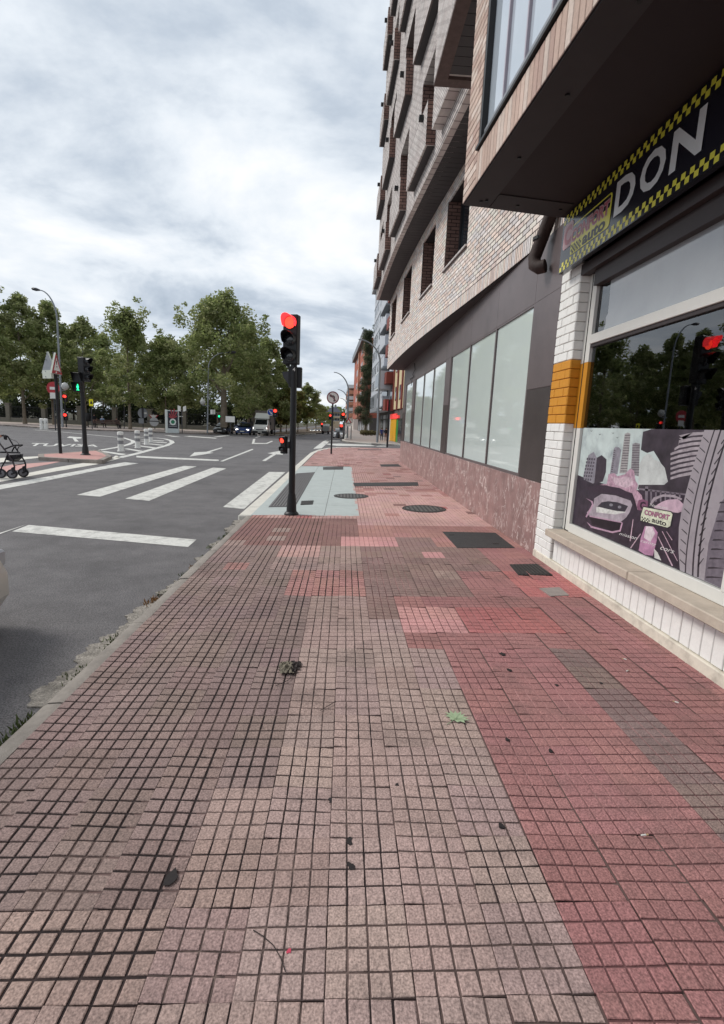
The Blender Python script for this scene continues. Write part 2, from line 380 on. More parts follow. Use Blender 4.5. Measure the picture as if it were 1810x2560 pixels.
# traffic island
isl = [gz(*RI(x, y), ZP) for x, y in ((338,1606),(620,1588),(862,1570),(950,1600),(988,1624),(902,1662),(600,1648),(338,1632))]
mb = MB(); n = len(isl)
mb.poly(isl, 0)
island = thing('traffic_island', 'raised traffic island paved red with grey kerb and two poles', 'traffic island', (isl[0].x, isl[0].y, ZR))
part('paving', mb, mat('island_red', C(198,150,143,.86), .85, .12, 5), island)
for i in range(n):
    a, b = isl[i], isl[(i+1) % n]; k = max(1, round((b-a).length/1.0))
    u = (b-a).normalized(); nrm = Vector((u.y, -u.x, 0))
    cen = sum(isl, Vector())/n
    if nrm.dot(cen-a) < 0: nrm = -nrm
    for j in range(k):
        p0 = a+(b-a)*(j/k)+u*.01; p1 = a+(b-a)*((j+1)/k)-u*.01; c = (p0+p1)/2+nrm*.1; c.z = (ZP+.008+ZR-.02)/2
        q = MB().obox(c, (p1-p0)/2, nrm*.1, (0,0,(ZP+.008-ZR+.02)/2)); part('kerb_stone', q, M_conc, island, bevel=.012)

# ------------------------------------------------------------------ near pavement
TX, TY = .275, .295
XL, YG = -1.65, 3.57-12*.295
OUT = [(-1.65,-4),(-1.65,9.1),(-1.68,20),(-1.7,29),(-1.45,32.4),(-.95,34.8),(-.5,36.0),(.5,36.6),(4,36.2),(14,36.0),(14,23.5),(2.9,23.5),(2.9,-4)]
def inside(x, y, P=OUT):
    c = False; j = len(P)-1
    for i in range(len(P)):
        if (P[i][1] > y) != (P[j][1] > y) and x < (P[j][0]-P[i][0])*(y-P[i][1])/(P[j][1]-P[i][1])+P[i][0]: c = not c
        j = i
    return c
def zpv(x): return KP*x
mb = MB(); mb.poly([(x, y, zpv(x)-.0100) for x, y in OUT], 0)
for i in range(len(OUT)):
    a, b = OUT[i], OUT[(i+1) % len(OUT)]
    mb.poly([(a[0],a[1],zpv(a[0])-.0100),(b[0],b[1],zpv(b[0])-.0100),(b[0],b[1],ZR-.03),(a[0],a[1],ZR-.03)], 0)
pave = struct('pavement', mb, mat('paving_bed', C(116,94,90,.8), .9, .2, 6))
M_tobj = mat('tile_face', (1,1,1,1), .82, .10, 9, bump=.6, bscale=62, stain=.5, stain_col=C(98,84,80,.85), stain_scale=2.3, colsrc='object', speck=.34)
M_tatt = mat('tile_face_far', (1,1,1,1), .82, .10, 9, stain=.22, stain_col=C(84,66,64), stain_scale=1.6, colsrc='attr', speck=.08)
M_gd = mat('groove_dark', C(52,42,42,.7), .95, .3, 30, stain=.45, stain_col=C(110,90,84,.8), stain_scale=7)
M_gm = mat('groove_mid', C(88,74,71,.8), .95, .4, 25, stain=.95, stain_col=C(156,134,125,.85), stain_scale=8)
M_gr = mat('groove_red', C(116,80,80,.8), .9, .3, 20, stain=.95, stain_col=C(212,164,160), stain_scale=1.1)
M_gr2 = mat('groove_red_dark', C(112,78,78,.8), .9, .3, 20)
M_gd2 = mat('groove_dark_worn', C(92,76,72,.8), .95, .3, 25, stain=.5, stain_col=C(150,128,120), stain_scale=6)
def tile_geo(mb, gw, dep, rnd, xf, mf=0, mg=1, edge=.0025, jit=.0008, simple=False):
    """one tile: 4 x 4 raised pads over a recessed groove floor"""
    hx, hy = TX/2-.0005, TY/2-.0005; px, py = 2*hx/4, 2*hy/4
    mb.add([xf(a, b, -dep) for a, b in ((-hx,-hy),(hx,-hy),(hx,hy),(-hx,hy))], [(0,1,2,3)], mg)
    for i in range(4):
        for j in range(4):
            x0, y0 = -hx+i*px+gw/2, -hy+j*py+gw/2; x1, y1 = x0+px-gw, y0+py-gw
            if i == 0: x0 -= gw*.3
            if i == 3: x1 += gw*.3
            if j == 0: y0 -= gw*.3
            if j == 3: y1 += gw*.3
            def J(): return rnd.uniform(-jit, jit)
            t = [(x0+edge+J(), y0+edge+J()), (x1-edge+J(), y0+edge+J()), (x1-edge+J(), y1-edge+J()), (x0+edge+J(), y1-edge+J())]
            zt = rnd.uniform(-.0006, .0006)
            if simple:
                mb.add([xf(a, b, zt) for a, b in t], [(0,1,2,3)], mf); continue
            b_ = [(x0+J(), y0+J()), (x1+J(), y0+J()), (x1+J(), y1+J()), (x0+J(), y1+J())]
            mb.add([xf(a, b, zt) for a, b in t]+[xf(a, b, -dep*.35) for a, b in b_]+[xf(a, b, -dep) for a, b in b_],
                   [(0,1,2,3)]+[(k+4, (k+1) % 4+4, (k+1) % 4, k) for k in range(4)]+[(k+8, (k+1) % 4+8, (k+1) % 4+4, k+4) for k in range(4)], mf)
GW = {'L': (.0105, .0055), 'M': (.0074, .0045), 'D': (.0076, .0045)}
rnd = random.Random(3)
tile_meshes = {}
for zt, gms in (('L', (M_gd, M_gd, M_gd, M_gd2)), ('M', (M_gm, M_gm, M_gd2, M_gd)), ('D', (M_gr, M_gr, M_gr2, M_gr))):
    tile_meshes[zt] = []
    for v, gm in enumerate(gms):
        mb = MB(); tile_geo(mb, GW[zt][0], GW[zt][1], rnd, lambda a, b, c: (a, b, c), jit={'L': .001, 'M': .0016, 'D': .0005}[zt])
        tile_meshes[zt].append(mb.mesh('paving_tile', [M_tobj, gm], fixn=False))
TC = {'L': C(152,129,123,.85), 'M': C(178,153,145,.88), 'D': C(172,122,119,.86), 'T': C(172,146,138,.87), 'B': C(154,126,119,.84), 'P': C(216,160,156,.86),
      'R': C(190,120,117,.86), 'G': C(150,126,121,.84), 'K': C(204,163,156,.88), 'N': C(152,114,108,.8), 'Q': C(182,134,127,.86)}
def zone(x, y):
    """colour key and groove type of the tile at x, y"""
    if y > 8.9:
        if y < 9.4 and x < -.55: return 'R' if x > -1.2 else 'N', 'L'
        if x > 1.9 and y < 15: return 'K', 'D'
        return 'K', 'D'
    if y > 7.45: return ('N' if x < .3 else 'K' if y > 8.2 else 'Q'), ('L' if x < -.3 else 'D')
    if y > 6.9:
        if -.03 < x < .85 and y < 7.4: return 'P', 'D'
        return ('N' if x < .0 else 'B' if x < 1.5 else 'Q'), ('L' if x < -.3 else 'D')
    if y > 5.75:
        if x < -.85: return 'L', 'L'
        if x < -.3: return ('K' if y > 6.1 else 'T'), 'L'
        if x < .29: return 'T', 'M'
        if 1.1 < x < 1.4 and 6.1 < y < 6.4: return 'P', 'D'
        return ('B' if x < 1.9 else 'D'), 'D'
    if y > 4.85:
        if x < -.52: return 'L', 'L'
        if x < .29: return 'Q', 'L'
        return ('B' if x < 1.35 else 'D' if x < 1.9 else 'R'), 'D'
    if y > 4.25:
        if x < -.27: return 'L', 'L'
        if x < .29: return 'T', 'M'
        if x < .53: return 'B', 'D'
    if x < -.275:
        if y < 1.55: return ('T' if x > -.55 else 'T'), ('M' if x > -.55 else 'L')
        if y < 2.0 and x > -.55: return 'T', 'M'
        return 'L', 'L'
    lim = .82 if y < 3.57 else .54
    if x < lim: return 'M', 'M'
    if 3.9 < y < 4.6 and .5 < x < 1.1: return 'P', 'D'
    if 3.9 < y < 4.6 and x < 1.9: return 'R', 'D'
    if 1.64 < x < 1.93 and y < 3.45: return 'G', 'D'
    return 'D', 'D'
rnd = random.Random(11)
slope = -math.atan(KP)
far = MB()
ntile = 0
ramp = (-1.69, .33, 9.13, 19.95)
for iy in range(-22, 126):
    for ix in range(0, 58):
        xc = XL+(ix+.5)*TX; yc = YG+(iy+.5)*TY
        if not inside(xc, yc) or (ramp[0] < xc < ramp[1] and ramp[2] < yc < ramp[3]): continue
        if yc > 23 and xc > 7.5: continue
        k, gt = zone(xc, yc)
        # stray replaced tiles and batch-to-batch differences
        rr = random.Random((ix//3)*71+(iy//2)*13)
        f = rr.uniform(.93, 1.07)*rnd.uniform(.95, 1.05)
        if rnd.random() < .04 and yc > 4.9: k = rnd.choice('TBQNR')
        if yc > 9 and rr.random() < .25: k = rnd.choice('QK')
        c = TC[k]; col = (c[0]*f, c[1]*f*rnd.uniform(.97, 1.03), c[2]*f*rnd.uniform(.97, 1.03), 1)
        if .75 < yc < 6.3 and ix < 16:
            o = bpy.data.objects.new('paving_tile', rnd.choice(tile_meshes[gt])); COL.objects.link(o); o.parent = pave
            o.location = (xc, yc, zpv(xc)+rnd.uniform(-.0006, .0006))
            o.rotation_euler = (rnd.uniform(-.0022, .0022), slope+rnd.uniform(-.0022, .0022), rnd.choice((0, math.pi))+rnd.uniform(-.003, .003)); o.color = col
            ntile += 1
        else:
            far.cc = col
            zc = zpv(xc)+rnd.uniform(-.001, .001)
            tile_geo(far, GW[gt][0], GW[gt][1], rnd, lambda a, b, c: (xc+a, yc+b, zc+KP*a+c), 0, {'L': 1, 'M': 2, 'D': 3}[gt], simple=yc > 13)
part('paving_tile', far, [M_tatt, M_gd, M_gm, M_gr], pave, fixn=False, kind='stuff')

# kerb stones: narrow weathered ones first, wide pale ones from the crossing on
yk = -3.2
for y1 in (-.8, .4, 1.6, 2.82, 4.06, 5.28, 6.5, 7.7, 9.08):
    q = MB(); xa, xb, zt = -1.775+rnd.uniform(-.006, .006), -1.652, -.046+rnd.uniform(-.006, .004)
    prof = [(xb,ZR-.06),(xb,zt+.006),(xb-.02,zt+.008),(xa+.035,zt+.002),(xa+.012,zt-.012),(xa,zt-.045),(xa-.012,ZR-.06)]
    q.prism([(a, yk+.008, b) for a, b in prof], (0, y1-yk-.016, 0)); part('kerb_stone', q, M_conc, pave, smooth=40); yk = y1
pts = [(-1.66,9.1),(-1.69,20),(-1.71,29),(-1.46,32.5),(-.96,34.9),(-.5,36.1),(.5,36.7),(4,36.3),(8,36.1)]
kerb_run(pave, pts, lambda c: min(.02, max(-.055, KP*c.x)), M_concl, 1.0, .26, side=1, bevel=.02)
# broken concrete gutter
rg = random.Random(5)
def ragged(x0, x1, y0, y1, z, step=.022, amp=.022):
    n = int((y1-y0)/step); l = []
    for i in range(n+1):
        l.append((x0+rg.uniform(-amp, amp)+.035*math.sin(i*.23+y0)+.02*math.sin(i*.61+2*y0)+1.6*abs(i/n-.5)**6*8*.16, y0+(y1-y0)*i/n, z))
    return l+[(x1, y1, z), (x1, y0, z)]
M_gut = mat('gutter_concrete', C(160,153,144,.78), .9, .45, 22, bump=1.0, bscale=40, stain=.9, stain_col=C(92,88,80,.8), stain_scale=7, speck=.3)
for i, (y0, y1, x0) in enumerate(((-3, 1.5, -2.05), (2.95, 3.9, -1.97), (3.85, 4.9, -1.93), (5.05, 5.5, -1.90), (6.0, 6.55, -1.87), (6.8, 7.5, -1.87), (8.0, 9.2, -1.92))):
    q = MB(); q.prism(ragged(x0, -1.77, y0, y1, ZR-.01), (0,0,.018+.004*i)); part('gutter_slab', q, M_gut, pave)
# weeds and fallen leaves along the gutter
def tuft(mb, c, n, h, w, rr, mi=0):
    for _ in range(n):
        a = rr.uniform(0, 6.28); r = rr.uniform(0, w); p = Vector(c)+Vector((math.cos(a)*r, math.sin(a)*r*2.0, 0)); d = Vector((rr.uniform(-.6,.6), rr.uniform(-.6,.6), 1)).normalized()*rr.uniform(.4,1)*h
        s = Vector((rr.uniform(-1,1), rr.uniform(-1,1), 0)).normalized()*rr.uniform(.004,.010)
        mb.add([p-s, p+s, p+d*.6+s*.8+Vector((0,0,0)), p+d], [(0,1,2,3)], mi)
wd = MB(); rr = random.Random(9)
for y, n, h in ((2.75,70,.07),(2.6,50,.05),(3.35,30,.06),(3.9,60,.06),(4.85,90,.06),(5.1,50,.05),(5.75,110,.06),(6.05,60,.05),(6.5,40,.05),(7.15,80,.05),(7.7,60,.05),(8.0,60,.04)):
    tuft(wd, (-1.83+rr.uniform(-.05,.03), y, ZR), n, h, .09, rr, rr.choice((0,0,1)))
o = part('gutter_weeds', wd, [mat('weed_green', C(92,104,60,.8), .8, .3, 30), mat('weed_brown', C(150,110,66,.8), .8, .3, 30)], None, fixn=False); tag(o, 'weeds and dry leaves growing in the broken gutter', 'weeds', kind='stuff')

# ------------------------------------------------------------------ grey crossing ramp: slabs, tactile strip
M_gs = mat('grey_slab', C(186,194,192,.86), .8, .07, 5, stain=.25, stain_col=C(150,155,152), stain_scale=1.5)
M_tac = mat('tactile_dark', C(98,96,98,.8), .8, .15, 8)
xs = [-1.69, -1.0, -.33, .33]
for a in range(3):
    ys = 9.13+ (0, .35, .15)[a]; y = 9.13
    while y < 19.9:
        y2 = min(19.95, ys); ys += 1.08
        if y2-y > .05:
            q = MB(); c = ((xs[a]+xs[a+1])/2, (y+y2)/2); hx, hy = (xs[a+1]-xs[a])/2-.004, (y2-y)/2-.004
            q.obox((c[0], c[1], zpv(c[0])-.02), (hx,0,KP*hx), (0,hy,0), (0,0,.02)); part('grey_slab', q, M_gs, pave)
        y = y2
tac = thing('tactile_strip', 'dark grey ribbed tactile strip along the white kerb at the crossing', 'tactile paving', (-1.25,13.5,zpv(-1.25)))
q = MB()
y = 10.0
tl = [(-1.50,10.0),(-.965,10.08),(-1.0,17.5),(-1.60,16.95)]
q.poly([(a, b, zpv(a)+.003) for a, b in tl]); part('base', q, M_tac, tac)
for i in range(9):
    f = (i+.5)/9; a = Vector((tl[0][0]*(1-f)+tl[1][0]*f, tl[0][1]*(1-f)+tl[1][1]*f, 0)); b = Vector((tl[3][0]*(1-f)+tl[2][0]*f, tl[3][1]*(1-f)+tl[2][1]*f, 0))
    q = MB(); d = (b-a); c = (a+b)/2; c.z = zpv(c.x)+.007; q.obox(c, d/2*.99, (.016,0,KP*.016), (0,0,.005)); part('rib', q, mat('tactile_rib', C(122,120,120,.8), .8, .1, 8), tac)

# ------------------------------------------------------------------ covers and grates let into the pavement
M_iron = mat('cast_iron', C(74,70,68,.75), .6, .25, 30, bump=.4, bscale=90, metal=.4)
def onp(x, y, dz): return Vector((x, y, zpv(x)+dz))
def manhole(cx, cy, r, label, ry=None):
    t = thing('manhole_cover', label, 'manhole cover', onp(cx, cy, 0)); ry = ry or r
    q = MB(); n = 28; ring = lambda rr, dz: [onp(cx+rr*math.cos(k*2*math.pi/n), cy+rr*ry/r*math.sin(k*2*math.pi/n), dz) for k in range(n)]
    q.prism(ring(r*.9, -.01), (0,0,.016)); part('lid', q, M_iron, t)
    a = ring(r, .008); b = ring(r*.92, .008); c = ring(r, -.01); q = MB()
    q.add(a+b+c, [(k, (k+1) % n, n+(k+1) % n, n+k) for k in range(n)]+[(k, 2*n+k, 2*n+(k+1) % n, (k+1) % n) for k in range(n)]); part('frame', q, M_iron, t)
    m2 = mat('cast_iron_worn', C(110,106,102,.75), .5, .25, 30, metal=.4)
    for i in range(-4, 5):
        x = cx+i*r*.19; h = math.sqrt(max(0, (r*.82)**2-(x-cx)**2))*ry/r
        if h > .03:
            q = MB(); q.obox(onp(x, cy, .008), (r*.055,0,0), (0,h,0), (0,0,.0035)); part('rib', q, m2, t)
    return t
c1 = gp(*R3(964,1949)); manhole(c1.x, c1.y, .41, 'round ribbed manhole cover half on the grey ramp slabs')
c2 = gp(*R7(490,1905)); manhole(c2.x, c2.y, .45, 'rough round manhole cover between the marble plinth and grey ramp')
def cover(pix, fn, name, label, cat, m, bars=0, thick=.006, inset=.0):
    P = [gp(*fn(x, y)) for x, y in pix]; cen = sum(P, Vector())/4
    t = thing(name, label, cat, onp(cen.x, cen.y, 0)); q = MB(); q.prism([onp(p.x, p.y, -.012) for p in P], (0,0,.012+thick)); part('plate', q, m, t)
    for i in range(bars):
        f = (i+.5)/bars; a = P[0]*(1-f)+P[1]*f; b = P[3]*(1-f)+P[2]*f; c = (a+b)/2; u = (b-a)*.46
        w = (P[1]-P[0])*(.28/bars); q = MB(); q.obox((c.x, c.y, zpv(c.x)+thick+.003), (u.x,u.y,KP*u.x), (w.x,w.y,KP*w.x), (0,0,.004)); part('bar', q, M_iron, t)
    return t, P
M_hatch = mat('dark_hatch', C(66,64,64,.75), .75, .2, 12, bump=.3, bscale=150)
h, P = cover(((630,2082),(1035,2090),(1185,2205),(745,2205)), R7, 'access_hatch', 'square dark grey access hatch in the paving beside marble plinth', 'access hatch', M_hatch)
for f, g in ((.12,.2),(.75,.75)):
    c = P[0]*(1-f)*(1-g)+P[1]*f*(1-g)+P[3]*(1-f)*g+P[2]*f*g
    q = MB(); q.obox((c.x, c.y, zpv(c.x)+.008), (.04,0,.001), (0,.03,0), (0,0,.003)); part('lifting_key', q, M_iron, h)
cover(((1215,472),(1340,470),(1410,520),(1255,520)), R77, 'drain_grate', 'slotted iron drain grate at the foot of the white brick pillar', 'drain grate', M_hatch, bars=9)
cover(((1350,580),(1440,575),(1485,612),(1400,615)), R77, 'valve_cover', 'small worn grey valve cover with pale frame by white wall', 'valve cover', mat('valve_lid', C(160,150,144,.8), .8, .2, 20))
cover(((1255,1628),(1440,1625),(1475,1650),(1270,1650)), R3, 'utility_cover', 'narrow dark rectangular cover beside the far corner of marble plinth', 'utility cover', M_hatch)
cover(((680,1655),(885,1650),(885,1680),(680,1682)), R3, 'utility_cover', 'rectangular cover with pale centre at the far edge of grey slabs', 'utility cover', M_iron)
cover(((460,2000),(585,1995),(575,2035),(450,2040)), R3, 'drain_grate', 'small ribbed grate beside the base of the red traffic light', 'drain grate', M_hatch, bars=6)
cover(((900,1180),(1240,1182),(1240,1190),(900,1190)), R4, 'utility_cover', 'thin dark cover at the pavement corner near the side street', 'utility cover', M_hatch)
cover(((985,1815),(1640,1808),(1650,1845),(1000,1850)), R3, 'drain_channel', 'long dark drainage channel across pavement between grey slabs and plinth', 'drain channel', M_hatch, bars=0)
# ------------------------------------------------------------------ brick helpers
def brick_mat(name, c1, c2, mortar, bw=.25, bh=.08, axis='y', ms=.012):
    m = bpy.data.materials.new(name); MATS[name] = m; m.use_nodes = True; t = m.node_tree; nd = t.nodes; l = t.links.new
    p = nd['Principled BSDF']; p.inputs['Roughness'].default_value = .85; p.inputs['Specular IOR Level'].default_value = .2
    g = nd.new('ShaderNodeNewGeometry'); s = nd.new('ShaderNodeSeparateXYZ'); l(g.outputs['Position'], s.inputs[0])
    c = nd.new('ShaderNodeCombineXYZ'); l(s.outputs[{'y': 1, 'x': 0}[axis]], c.inputs[0]); l(s.outputs[2], c.inputs[1])
    b = nd.new('ShaderNodeTexBrick'); l(c.outputs[0], b.inputs['Vector']); b.inputs['Scale'].default_value = 1.0
    b.inputs['Color1'].default_value = c1; b.inputs['Color2'].default_value = c2; b.inputs['Mortar'].default_value = mortar
    b.inputs['Brick Width'].default_value = bw; b.inputs['Row Height'].default_value = bh; b.inputs['Mortar Size'].default_value = ms; b.inputs['Bias'].default_value = 0
    no = nd.new('ShaderNodeTexNoise'); no.inputs['Scale'].default_value = 3; no.inputs['Detail'].default_value = 6; l(g.outputs['Position'], no.inputs['Vector'])
    mr = nd.new('ShaderNodeMapRange'); l(no.outputs['Fac'], mr.inputs[0]); mr.inputs[1].default_value = .3; mr.inputs[2].default_value = .7; mr.inputs[3].default_value = .85; mr.inputs[4].default_value = 1.12
    vm = nd.new('ShaderNodeVectorMath', ); vm.operation = 'SCALE'; l(b.outputs['Color'], vm.inputs[0]); l(mr.outputs[0], vm.inputs[3]); l(vm.outputs[0], p.inputs['Base Color'])
    bp = nd.new('ShaderNodeBump'); bp.inputs['Strength'].default_value = .6; bp.inputs['Distance'].default_value = .02; bp.invert = True; l(b.outputs['Fac'], bp.inputs['Height']); l(bp.outputs[0], p.inputs['Normal'])
    return m
BR_C = [C(226,212,202), C(232,222,216), C(216,198,190), C(228,208,196), C(214,208,206), C(222,216,206)]
BR_N = [C(196,170,156,.92), C(206,182,168,.92), C(186,158,146,.92), C(214,196,184,.92)]
M_bobj = mat('brick_face', (1,1,1,1), .85, .14, 25, bump=.3, bscale=120, colsrc='object', stain=.2, stain_col=C(140,122,116), stain_scale=2)
M_batt = mat('brick_face_joined', (1,1,1,1), .85, .14, 25, colsrc='attr', stain=.2, stain_col=C(140,122,116), stain_scale=2)
M_mort = mat('dark_mortar', C(58,50,50,.8), .95, .2, 20)
M_bricktex = brick_mat('brick_upper', C(214,208,204,.96), C(200,190,186,.95), C(122,112,110,.9))
M_brickdark = brick_mat('brick_brown', C(150,120,110,.8), C(128,100,92,.8), C(70,58,56,.8), axis='x', ms=.009)
def shared_brick(lx, ly, lz, bevel=.004):
    return MB().box(-lx/2, lx/2, -ly/2, ly/2, -lz/2, lz/2).mesh('brick', M_bobj, bevel=bevel)
def put_brick(me, parent, c, rz, col, m=None, rmi=None, name='brick'):
    o = bpy.data.objects.new(name, me); COL.objects.link(o); o.parent = parent
    o.matrix_parent_inverse = root_matrix(parent).inverted() if parent.parent is None else Matrix()
    o.location = c; o.rotation_euler = (0,0,rz); o.color = col
    if m is not None: o.material_slots[0].link = 'OBJECT'; o.material_slots[0].material = m
    return o

# ================================================================== shop building (right, near)
shop = thing('shop_building', 'tyre shop with white brick pillar, checkered sign and brick bay above', 'building', (2.6,4.0,.06))
M_wb = mat('white_painted_brick', C(236,235,231,.97), .6, .05, 20, bump=.25, bscale=50, stain=.12, stain_col=C(170,165,158), stain_scale=6)
M_ob = mat('orange_painted_brick', C(214,146,40,.92), .55, .07, 20, bump=.25, bscale=50, stain=.12, stain_col=C(170,110,36), stain_scale=6)
M_wj = mat('white_joint', C(176,172,166,.9), .8, .1, 20)
M_oj = mat('orange_joint', C(160,108,34,.9), .8, .1, 20)
Y0, Y1, XP = 5.905, 6.415, 2.60
q = MB(); q.box(XP+.012, 2.95, Y0+.012, Y1-.004, .0, 1.765, 0); q.box(XP+.012, 2.95, Y0+.012, Y1-.004, 1.765, 2.5, 1); q.box(XP+.012, 2.95, Y0+.012, Y1-.004, 2.5, 3.62, 0)
part('pillar', q, [M_wj, M_oj], shop)
bs = {l: shared_brick(.03, l-.007, .098, .006) for l in (.255, .1275)}
bh = shared_brick(.15, .03, .098, .006)
rb = random.Random(2); z = .03; i = 0
while z < 3.56:
    zc = z+.0525; m = M_ob if 1.765 < zc < 2.5 else M_wb
    for l0, l1 in (((0,.255),(.255,.51)) if i % 2 else ((0,.1275),(.1275,.3825),(.3825,.51))):
        put_brick(bs[round(l1-l0, 4)], shop, (XP+.014+rb.uniform(-.003,.003), Y0+(l0+l1)/2, zc), 0, (1,1,1,1), m)
    put_brick(bh, shop, (XP+.078, Y0+.014+rb.uniform(-.003,.003), zc), 0, (1,1,1,1), m)
    z += .105; i += 1
# painted base course, vertical facing boards, sill
M_base = mat('peeling_base', C(222,214,198,.92), .8, .1, 9, bump=.5, bscale=40, stain=.55, stain_col=C(120,110,98), stain_scale=5)
q = MB(); q.box(2.588, 2.9, -5, 6.41, -.05, .155); part('base_course', q, M_base, shop, bevel=.008)
pb = MB().box(-.02, .02, -.0525, .0525, -.15, .15).mesh('facing_board', M_wb, bevel=.004)
y = 5.84
while y > 0.2:
    put_brick(pb, shop, (2.632+rb.uniform(-.002,.002), y-.055, .31), 0, (1,1,1,1), name='facing_board'); y -= .112
q = MB(); q.box(2.636, 2.9, -5, 5.88, .15, .47); part('low_wall', q, M_wj, shop)
M_sill = mat('stone_sill', C(198,184,168,.88), .8, .12, 10, bump=.2, bscale=80, stain=.4, stain_col=C(140,126,112), stain_scale=4)
for a, b in ((5.86,4.07),(4.06,2.3),(2.29,.5),(.49,-2.5)):
    q = MB(); q.box(2.49, 2.72, b, a, .465, .545); part('sill', q, M_sill, shop, bevel=.008)
# window frame
M_alu = mat('white_aluminium', C(216,214,208,.95), .45, .04, 8)
M_aluo = mat('orange_aluminium', C(206,140,38,.92), .45, .05, 8)
M_brown = mat('dark_brown_frame', C(60,50,50,.8), .5, .1, 8)
M_gask = mat('black_gasket', C(22,22,24), .5, .05)
def seg3(x0, x1, ya, yb, z0, z1, nm):
    for a, b, m in ((z0,1.765,M_alu),(1.765,2.5,M_aluo),(2.5,z1,M_alu)):
        q = MB(); q.box(x0, x1, ya, yb, a+.001, b-.001); part(nm, q, m, shop)
seg3(2.715, 2.76, 5.81, 5.905, .55, 3.56, 'frame_board')
q = MB(); q.box(2.70, 2.76, 5.785, 5.808, .55, 3.56); part('gasket', q, M_gask, shop)
seg3(2.70, 2.77, 5.69, 5.783, .56, 3.45, 'window_stile')
win = MB(); win.box(2.697, 2.77, -3, 5.69, .548, .648); part('bottom_rail', win, M_alu, shop, bevel=.004)
q = MB(); q.box(2.69, 2.77, -3, 5.689, 2.69, 2.79); part('transom', q, M_alu, shop, bevel=.004)
q = MB(); q.box(2.705, 2.77, -3, 5.689, 2.655, 2.689); part('transom_bead', q, M_brown, shop)
q = MB(); q.box(2.66, 2.80, -3, 5.689, 3.30, 3.56); q.box(2.60, 2.70, -3, 5.905, 3.46, 3.57); part('shutter_box', q, M_brown, shop)
q = MB(); q.box(2.693, 2.77, 3.17, 3.27, .649, 2.689); q.box(2.693, 2.77, 3.17, 3.27, 2.791, 3.3); part('window_stile', q, M_alu, shop)
M_sg = glass_mat('shop_glass', (.55,.58,.60,1), 2.1)
for ya, yb in ((3.27,5.69),(-3,3.17)):
    for z0, z1 in ((.648,2.66),(2.79,3.3)):
        q = MB(); q.box(2.735, 2.741, ya, yb, z0, z1); part('window_pane', q, M_sg, shop)
fq = MB(); fq.prism([(2.7325,5.50,2.80),(2.7325,5.46,2.86),(2.7325,5.47,2.93),(2.7325,5.44,2.97),(2.7325,5.46,3.30),(2.7325,3.28,3.30),(2.7325,3.28,2.792),(2.7325,5.50,2.792)], (.0015,0,0))
part('grey_film', fq, mat('grey_window_film', C(168,172,176,.85), .12, .12, 1.2, spec=.7, coat=.4, stain=.35, stain_col=C(140,146,152,.85), stain_scale=1.6), shop)
# dim interior
M_int = mat('shop_interior', C(110,110,110,.7), .9, .2, 1)
q = MB(); q.box(5.5, 5.6, -5, 6.4, .05, 3.6); q.box(2.95, 5.5, 6.2, 6.4, .05, 3.6); q.box(2.95, 5.5, -5, -4.8, .05, 3.6); q.box(2.8, 5.5, -4.8, 6.2, 3.56, 3.66); q.box(2.9, 5.5, -4.8, 6.2, .0, .08); part('interior_shell', q, M_int, shop)
q = MB(); q.box(3.4, 3.5, 4.3, 6.1, .08, 2.05); part('partition', q, mat('partition_grey', C(150,156,156,.8), .8, .05), shop)
q = MB(); q.box(3.6, 4.2, 1.5, 4.0, .08, 1.2); q.box(3.5, 3.55, 2.0, 3.4, 1.3, 1.8); part('counter', q, mat('counter_dark', C(44,44,50,.8), .6, .1), shop)
# upper mass behind the bay
q = MB(); q.box(2.62, 12, -6, 6.43, 4.32, 16); part('upper_wall', q, M_bricktex, shop)
q = MB(); q.box(2.95, 12, -6, 6.43, 3.62, 4.2); q.box(2.605, 2.95, 5.905, 6.43, 3.62, 4.19); part('lintel', q, M_brown, shop)
# soffit of the bay and its trim
def bx(y): return 1.245+(6.12-y)*.055
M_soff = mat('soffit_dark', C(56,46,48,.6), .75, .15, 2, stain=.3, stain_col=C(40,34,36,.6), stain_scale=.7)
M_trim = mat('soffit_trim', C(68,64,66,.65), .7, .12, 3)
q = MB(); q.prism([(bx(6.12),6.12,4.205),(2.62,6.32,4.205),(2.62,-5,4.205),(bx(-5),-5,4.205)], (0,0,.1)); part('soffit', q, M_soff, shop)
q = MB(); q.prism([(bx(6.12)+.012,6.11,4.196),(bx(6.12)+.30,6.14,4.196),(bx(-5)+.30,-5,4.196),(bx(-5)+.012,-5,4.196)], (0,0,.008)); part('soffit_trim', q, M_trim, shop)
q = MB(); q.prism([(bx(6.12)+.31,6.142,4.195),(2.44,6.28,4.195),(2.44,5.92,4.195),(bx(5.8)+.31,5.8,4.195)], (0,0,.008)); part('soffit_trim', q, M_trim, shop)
for p in [(bx(y)+.22, y) for y in (5.95,5.05,4.15,3.3,2.5)]+[(1.42,5.98),(1.85,6.03),(2.35,6.06)]:
    q = MB(); q.lathe([(.018,0),(.018,-.012)], (p[0], p[1], 4.195), 8); part('bolt', q, M_gask, shop)
